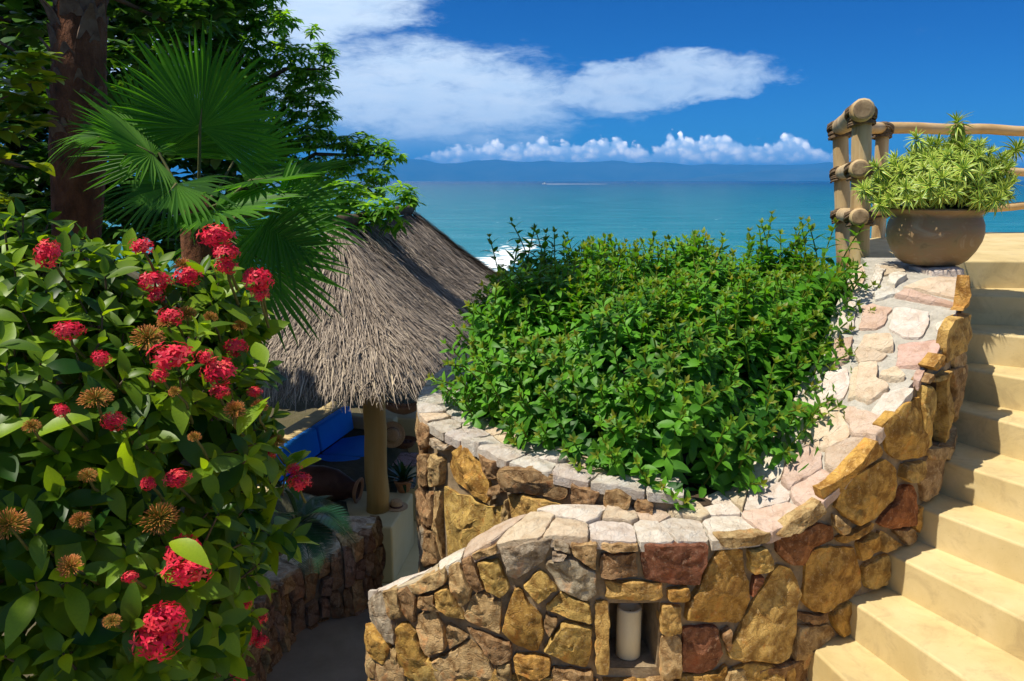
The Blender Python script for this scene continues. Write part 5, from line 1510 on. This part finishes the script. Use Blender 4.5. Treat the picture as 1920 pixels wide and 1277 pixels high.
def roof(i, v):
    """i: index round the eave (float array), v: 0 ridge .. 1 eave"""
    i = np.asarray(i) % NP; i0 = i.astype(int) % NP; i1 = (i0 + 1) % NP; f = (i - i0)[..., None]
    E = per[i0] * (1 - f) + per[i1] * f; Rg = rdg[i0] * (1 - f) + rdg[i1] * f
    v = np.asarray(v)[..., None]
    p = Rg + (E - Rg) * v
    h = 1 - (1 - np.clip(v, 0, 1)) ** 1.18
    h = h * 1.0 + np.maximum(0, v - .82) ** 2 * 1.6
    p[..., 2:3] = Rg[..., 2:3] + (E[..., 2:3] - Rg[..., 2:3]) * h
    return p
nu, nv = 150, 12
I, Vv = np.meshgrid(np.linspace(0, NP, nu, endpoint=False), np.linspace(0, 1, nv), indexing='ij')
Pm = roof(I, Vv); Pm[..., 2] -= .05
idx = np.arange(nu * nv).reshape(nu, nv)
Q = np.stack((idx, np.roll(idx, -1, 0), np.roll(np.roll(idx, -1, 0), -1, 1), np.roll(idx, -1, 1)), -1)[:, :-1].reshape(-1, 4)
ro = link('thatch_roof', mesh_data('thatch_roof', Pm.reshape(-1, 3), Q, M['thatch_under']), pav)
NS = 100000
gg = np.random.default_rng(2)
i_ = gg.uniform(0, NP, NS); v_ = np.sqrt(gg.uniform(0.0, 1, NS)) * 1.0
rows = np.round(v_ * 15) / 15; v_ = np.clip(rows + gg.normal(0, .02, NS), 0, .995)
p0 = roof(i_, v_); p1 = roof(i_ + gg.normal(0, 1.4, NS), np.clip(v_ + .06, 0, 1.0))
dv = p1 - p0; dv /= np.linalg.norm(dv, axis=1)[:, None] + 1e-9
eav = np.clip((v_ - .86) / .14, 0, 1)
ln = gg.uniform(.16, .40, NS)
dv[:, 2] -= eav * .55; dv += gg.normal(0, .085, (NS, 3)); dv /= np.linalg.norm(dv, axis=1)[:, None]
nrm = np.cross(dv, np.cross(np.array([0, 0, 1.0]), dv)); nrm /= np.linalg.norm(nrm, axis=1)[:, None] + 1e-9
nrm = np.where(nrm[:, 2:3] < 0, -nrm, nrm)
st = p0 + nrm * gg.uniform(-.03, .035, NS)[:, None]
en = st + dv * ln[:, None] + nrm * gg.uniform(-.01, .05, NS)[:, None]
md = (st + en) / 2 + nrm * .012
sdv = np.cross(dv, nrm) * (gg.uniform(.0028, .0068, NS))[:, None]
V = np.stack((st - sdv, st + sdv, md + sdv, md - sdv, en + sdv * .3, en - sdv * .3), 1).reshape(-1, 3)
b0 = (np.arange(NS) * 6)[:, None]
Q = np.concatenate((b0 + np.array([[0, 1, 2, 3]]), b0 + np.array([[3, 2, 4, 5]])), 0)
tint = np.clip(gg.beta(1.7, 2.1, NS) * .75 + .35 * np.clip((v_ - .55) / .45, 0, 1) * gg.random(NS), 0, 1)
tag(link('thatch', mesh_data('thatch', V, Q, M['thatch'], False, {'tint': np.repeat(tint, 6)}), ro), kind='stuff')
ridge_pts = [rA + (rB - rA) * (k / 12) + Vector((0, 0, .03 + .015 * math.sin(k * 2.1))) for k in range(13)]
V, Fc = tube(ridge_pts, .075, 10, .2, 4)
mesh_py('ridge_roll', V, Fc, M['thatch_under'], ro, True)
BT = -3.47
colp = PZ(706, 962, BT)
def column(x, y, z0, z1, r, sd):
    pth = [Vector((x + .02 * mnoise.noise((k * .6, sd, 0)), y, z0 + (z1 - z0) * k / 8)) for k in range(9)]
    V, Fc = tube(pth, [r * (1.03 - .05 * k / 8) for k in range(9)], 20, .02, int(sd))
    return mesh_py('column', V, Fc, M['column'], pav, True)
column(colp[0], colp[1] + .08, BT - .01, -1.75, .118, 1)
column(-3.15, 8.2, FL, -1.75, .115, 2)
column(-0.75, 13.6, FL, -1.75, .115, 3)
column(-2.55, 13.9, FL, -1.75, .115, 4)
for a, b in ((0, 1), (1, 2), (2, 3), (3, 0)):
    cs = [(colp[0], colp[1] + .08), (-0.75, 13.6), (-2.55, 13.9), (-3.15, 8.2)]
    V, Fc = tube([(*cs[a], -1.74), (*cs[b], -1.74)], .07, 10)
    mesh_py('beam', V, Fc, M['column'], pav, True)
V, Fc = prism([(-4.6, 6.5), (-0.05, 6.5), (0.75, 14.6), (-3.9, 15.2)], FL - .9, FL)
tag(mesh_py('pavilion_floor', V, Fc, M['cream']), kind='structure')

def rotbox(x0, x1, y0, y1, z0, z1, org=(-1.225, 7.64), a=0.115):
    """box laid out square to the pavilion"""
    ax = Vector((math.sin(a), math.cos(a))); bx = Vector((math.cos(a), -math.sin(a)))
    pl = [Vector(org) + bx * x + ax * y for x, y in ((x0, y0), (x1, y0), (x1, y1), (x0, y1))]
    return prism([tuple(p) for p in pl], z0, z1)
V, Fc = rotbox(-2.2, 0.0, 0.0, 0.92, FL, BT)
tag(bevel(mesh_py('plaster_ledge', V, Fc, M['cream']), .025), 'cream plaster block carrying the round wooden column by the path', 'ledge')
# built-in sofa
SO = (-2.93, 9.25); SA = 0.225
sofa = tag(empty('plaster_sofa', (SO[0], SO[1], FL)), 'built-in cream plaster sofa base with sloping back under the thatch', 'sofa')
V, Fc = rotbox(0.0, 0.78, -0.35, 2.15, FL, -3.72, SO, SA); bevel(mesh_py('seat_base', V, Fc, M['cream'], sofa), .03)
V, Fc = rotbox(-0.30, -0.002, -0.6, 2.3, FL, -3.23, SO, SA); bevel(mesh_py('back_ledge', V, Fc, M['plaster'], sofa), .03)
V, Fc = rotbox(0.0, 0.74, 2.152, 2.35, FL, -3.40, SO, SA); bevel(mesh_py('arm', V, Fc, M['cream'], sofa), .03)
def cushion(x0, x1, y0, y1, z0, z1, label, name='cushion', lean=0.0):
    V, Fc = rotbox(x0, x1, y0, y1, z0, z1, SO, SA)
    ax = Vector((math.cos(SA), -math.sin(SA), 0))
    V = [Vector(v) + (ax * lean * (-1) if v[2] > (z0 + z1) / 2 else Vector((0, 0, 0))) for v in V]
    o = bevel(mesh_py(name, V, Fc, M['blue']), .035, 4)
    return tag(o, label, 'cushion', 'blue sofa cushions')
cushion(.12, .74, 1.06, 2.12, -3.718, -3.59, 'blue seat cushion at the far end of the plaster sofa')
cushion(.12, .74, -0.05, 1.03, -3.718, -3.59, 'blue seat cushion at the near end of the plaster sofa')
cushion(.03, .15, 1.06, 2.12, -3.585, -3.23, 'blue back cushion at the far end of the plaster sofa', lean=.05)
cushion(.03, .15, -0.05, 1.03, -3.585, -3.23, 'blue back cushion at the near end, partly behind red flowers', lean=.05)
V, Fc = rotbox(-1.3, 0.35, 3.9, 4.5, FL, -3.52)
tag(bevel(mesh_py('plaster_bench', V, Fc, M['cream']), .03), 'long cream plaster bench at the back of the pavilion', 'bench')
tb = PZ(752, 885, -3.62)
V, Fc = rotbox(-0.28, 0.36, 1.55, 2.6, FL, -3.62)
tag(bevel(mesh_py('plaster_table', V, Fc, M['cream']), .02), 'cream plaster side table right of the wooden column', 'table')

# things lying about in the pavilion
def place(V, loc, rot=None):
    Rm = rot.to_matrix() if rot is not None else Matrix.Identity(3)
    return [Rm @ Vector(v) + Vector(loc) for v in V]
from mathutils import Euler
c = PZ(757, 778, -3.52 + .01)
boat = tag(empty('boat_planter', (c[0], c[1], -3.52)), 'long clay boat shaped planter on the bench at the back', 'planter')
V, Fc = [], []
nb_, ns_ = 15, 9
for i in range(nb_):
    f = i / (nb_ - 1) * 2 - 1; wd = .115 * math.sqrt(max(0.02, 1 - f * f)); zk = .10 * abs(f) ** 2.4
    for layer, s_ in ((0, 1.0), (1, .82)):
        for j in range(ns_):
            a = math.pi * j / (ns_ - 1)
            V.append((f * .33 * (1 if layer == 0 else .95), -math.cos(a) * wd * s_, zk + .15 - math.sin(a) * .14 * s_ * (1 - .35 * abs(f))))
for i in range(nb_ - 1):
    for layer in (0, 1):
        for j in range(ns_ - 1):
            q = i * 2 * ns_ + layer * ns_ + j; fq = (q, q + 1, q + 1 + 2 * ns_, q + 2 * ns_)
            Fc.append(fq if layer else tuple(reversed(fq)))
    for j in (0, ns_ - 1):
        q = i * 2 * ns_ + j; Fc.append((q, q + ns_, q + 3 * ns_, q + 2 * ns_))
mesh_py('hull', place(V, (c[0], c[1], -3.515), Euler((0, 0, .1))), Fc, M['terracotta'], boat, True)
sm = []
for k in range(5):
    Vv_, Ff = lathe([(.02, 0), (.045, .02), (.05, .06), (.03, .09), (.005, .10)], 10)
    sm.append(([Vector(v) + Vector((c[0] - .16 + .08 * k, c[1] + .01 * (k % 2), -3.43)) for v in Vv_], Ff))
for k, (v, f) in enumerate(sm):
    mesh_py('clay_ball', v, f, M['terracotta'], boat, True)
# basket
c = PZ(757, 838, -3.62)
bk = tag(empty('wicker_basket', (c[0], c[1], -3.62)), 'round brown wicker basket with a looped handle on the side table', 'basket')
V, Fc = lathe([(.10, 0), (.13, .015), (.17, .07), (.185, .10), (.178, .105), (.16, .075), (.12, .03), (.02, .022)], 26)
mesh_py('basket_body', place(V, (c[0], c[1], -3.617)), Fc, M['wicker'], bk, True)
pts = [Vector((c[0] + .175 + .0 * k, c[1], -3.52)) + Vector((.035 * math.sin(math.pi * k / 8), -.05 + .1 * k / 8, .05 * math.sin(math.pi * k / 8))) for k in range(9)]
V, Fc = tube(pts, .011, 7); mesh_py('handle', V, Fc, M['wicker'], bk, True)
nb2 = []
for k in range(9):
    V, Fc = lathe([(.01, 0), (.03, .012), (.033, .03), (.02, .05), (.004, .055)], 9)
    a = k * 2.4; rr = .10 * math.sqrt(k / 9)
    mesh_py('dried_pod', place(V, (c[0] + rr * math.cos(a), c[1] + rr * math.sin(a), -3.585 + .006 * (k % 2))), Fc, M['brown_clay'], bk, True)
# straw hats
def hat(name, loc, rot, label, sc):
    V, Fc = lathe([(.012, .112), (.06, .110), (.082, .098), (.092, .07), (.098, .015), (.105, .004), (.15, -.004), (.178, .004), (.178, .008), (.15, .002), (.100, .010), (.09, .05), (.06, .10), (.01, .104)], 30, (0, 0, 0), .02)
    Fc = Fc[:-2] + [Fc[-2], Fc[-1]]
    h = tag(empty(name, tuple(loc)), label, 'hat')
    mesh_py('brim_and_crown', place([Vector(v) * sc for v in V], loc, rot), Fc, M['straw'], h, True)
    V, Fc = lathe([(.099, .014), (.1005, .016), (.097, .042), (.0955, .040)], 30)
    mesh_py('hat_band', place([Vector(v) * sc for v in V], loc, rot), Fc[:-2], M['brown_clay'], h, True)
c = P(735, 815, 9.75)
hat('straw_hat', Vector(c), Euler((1.35, 0, .25)), 'straw hat propped upright behind the wooden column', .95)
c = PZ(741, 948, BT)
hat('straw_hat', Vector((c[0] + .02, c[1] - .05, BT + .008)), Euler((.05, .05, 0)), 'straw hat lying on the ledge right of the column foot', .72)
# pot with succulent
c = PZ(752, 935, BT); pq = Vector((c[0], c[1] + .22, BT))
pt = tag(empty('small_pot', tuple(pq)), 'small terracotta pot on the ledge behind the straw hat', 'plant pot')
V, Fc = lathe([(.06, 0), (.065, .004), (.095, .10), (.11, .12), (.11, .145), (.098, .145), (.09, .12), (.02, .115)], 24)
mesh_py('pot_body', place(V, pq), Fc, M['terracotta'], pt, True)
ag = tag(empty('small_succulent', tuple(pq + Vector((0, 0, .12)))), 'small spiky green plant in the terracotta pot beside the column', 'potted plant')
sl = leaf_tpl(.16, 4, .3, .25, .4, .05)
for k in range(26):
    a = k * 2.4; e = R(75 - 2.6 * k + 10 * math.sin(k)); d = np.array([math.cos(a) * math.cos(e), math.sin(a) * math.cos(e), math.sin(e)])
    W, QQ, U = scatter(sl, [tuple(pq + Vector((0, 0, .11)))], [d], [np.array([-math.cos(a) * math.sin(e), -math.sin(a) * math.sin(e), math.cos(e)])], [.24 + .12 * ((k * 7) % 5) / 5])
    link('leaf', mesh_data('leaf', W, QQ, M['cycad'], True, {'tint': np.full(len(W), .7)}), ag)
# clay vessel lying on its side
c = PZ(628, 945, BT)
vs = tag(empty('clay_vessel', (c[0], c[1] + .1, BT)), 'big dark brown clay vessel lying on its side with open mouth', 'clay vessel')
V, Fc = lathe([(.01, -.42), (.09, -.40), (.16, -.30), (.19, -.12), (.18, .06), (.13, .20), (.095, .26), (.10, .30), (.135, .335), (.125, .342), (.085, .30), (.08, .25), (.05, .15), (.01, .1)], 28, (0, 0, 0), .06)
mesh_py('vessel_body', place(V, (c[0] - .08, c[1] + .12, BT + .175), Euler((0, R(98), R(-8)))), Fc, M['brown_clay'], vs, True)
V, Fc = lathe([(.10, .296), (.145, .33), (.15, .345), (.135, .352), (.10, .33)], 28, (0, 0, 0), .08)
mesh_py('lip', place(V, (c[0] - .08, c[1] + .12, BT + .175), Euler((0, R(98), R(-8)))), Fc[:-2], M['terracotta'], vs, True)
# cloth and mat
def cloth(name, cx, cy, z, wx, wy, label, cols, scale):
    m, t, b, o = base_mat(name + '_weave')
    tcn = t.new('ShaderNodeTexCoord').outputs['Object']
    ck = t.new('ShaderNodeTexChecker'); t.put(ck.inputs[0], tcn); ck.inputs['Scale'].default_value = scale
    t.put(ck.inputs[1], cols[0]); t.put(ck.inputs[2], cols[1])
    n1 = t.noise(tcn, 14, 3); t.put(b.inputs['Base Color'], t.mix(t.ss(n1, .5, .6), ck.outputs[0], cols[2])); b.inputs['Roughness'].default_value = .95
    V, Fc = [], []
    for j in range(9):
        for i in range(9):
            x, y = (i / 8 - .5) * wx, (j / 8 - .5) * wy
            V.append((cx + x + .115 * y, cy + y - .115 * x, z + .006 + .008 * (0.5 + .5 * mnoise.noise((x * 9, y * 9, 2)))))
    for j in range(8):
        for i in range(8):
            q = j * 9 + i; Fc.append((q, q + 1, q + 10, q + 9))
    o = mesh_py(name, V, Fc, m, None, True)
    sm_ = o.modifiers.new('thick', 'SOLIDIFY'); sm_.thickness = .006
    return tag(o, label, 'cloth')
c = PZ(766, 858, -3.62)
cloth('woven_cloth', c[0] + .02, c[1] - .08, -3.62, .34, .5, 'red and white woven cloth on the plaster side table', ((.30, .05, .05), (.55, .50, .45), (.25, .16, .14)), 60)
c = PZ(776, 906, BT)
cloth('woven_mat', c[0] - .04, c[1], BT, .16, .36, 'black and white woven mat at the end of the ledge', ((.02, .02, .02), (.45, .42, .36), (.06, .05, .04)), 70)

# ------------------------------------------------------------------ boats out at sea
def motor_boat(name, px_, py_, L, label, head):
    c = PZ(px_, py_, SEA); t = tag(empty(name, (c[0], c[1], SEA)), label, 'boat')
    prof_ = [(-.5, .20, .0), (-.2, .22, .0), (.15, .20, .02), (.38, .11, .05), (.5, .005, .08)]
    V, Fc = [], []
    for x, w_, sh in prof_:
        V += [(x, -w_, .12 + sh), (x, -w_ * .6, -.03), (x, w_ * .6, -.03), (x, w_, .12 + sh)]
    for i in range(4):
        for k in range(3):
            q = i * 4 + k; Fc.append((q, q + 1, q + 5, q + 4))
        Fc.append((i * 4 + 3, i * 4, i * 4 + 4, i * 4 + 7))
    Fc += [(3, 2, 1, 0), (16, 17, 18, 19)]
    e = Euler((0, 0, head))
    mesh_py('hull', place([Vector(v) * L for v in V], c, e), Fc, M['white'], t)
    V, Fc = prism([(-.18, -.13), (.12, -.11), (.18, 0), (.12, .11), (-.18, .13)], .12, .32)
    mesh_py('cabin', place([Vector(v) * L for v in V], c, e), Fc, M['white'], t)
    V, Fc = tube([(-.05, 0, .3), (-.08, 0, .5)], .012, 6)
    mesh_py('mast', place([Vector(v) * L for v in V], c, e), Fc, M['white'], t)
    return Vector(c)
c = motor_boat('motor_boat', 1021, 345.5, 11, 'small white motor boat trailing a long white wake', math.pi)
V, Fc = [], []
for i in range(40):
    f = i / 39; wd = (2.5 + 5.5 * f) * (1 - .55 * f) + 1.2 * mnoise.noise((i * .7, 0, 0))
    x = c.x + 4 + f * 150; yw = c.y + 14 * math.sin(f * 2.2)
    V += [(x, yw - wd, SEA + .3), (x, yw, SEA + .75 - .3 * f), (x, yw + wd, SEA + .3)]
    if i:
        q = (i - 1) * 3; Fc += [(q, q + 3, q + 4, q + 1), (q + 1, q + 4, q + 5, q + 2)]
tag(mesh_py('boat_wake', V, Fc, M['foam'], None, True), 'long white wake behind the motor boat', 'wake', kind='stuff')
motor_boat('motor_boat', 1190, 339.6, 20, 'tiny far white boat near the horizon right of the wake', 0.0)

# ------------------------------------------------------------------ air
hz = bpy.data.materials.new('haze_air'); hz.use_nodes = True
t = NT(hz.node_tree); t.n.clear()
pv = t.new('ShaderNodeVolumePrincipled')
pv.inputs['Color'].default_value = (0.05, 0.40, 1.0, 1)
pv.inputs['Density'].default_value = 6.5e-5
pv.inputs['Anisotropy'].default_value = 0.0
ou = t.new('ShaderNodeOutputMaterial'); t.l.new(pv.outputs[0], ou.inputs['Volume'])
V, Fc = prism([(-45500, -45500), (45500, -45500), (45500, 45500), (-45500, 45500)], -30, 900)
tag(mesh_py('haze', V, Fc, hz), kind='stuff')

cy = scene.cycles
cy.max_bounces = 7; cy.diffuse_bounces = 3; cy.glossy_bounces = 2; cy.transmission_bounces = 4; cy.volume_bounces = 0; cy.transparent_max_bounces = 8
cy.use_adaptive_sampling = True; cy.adaptive_threshold = 0.015
cy.use_denoising = True
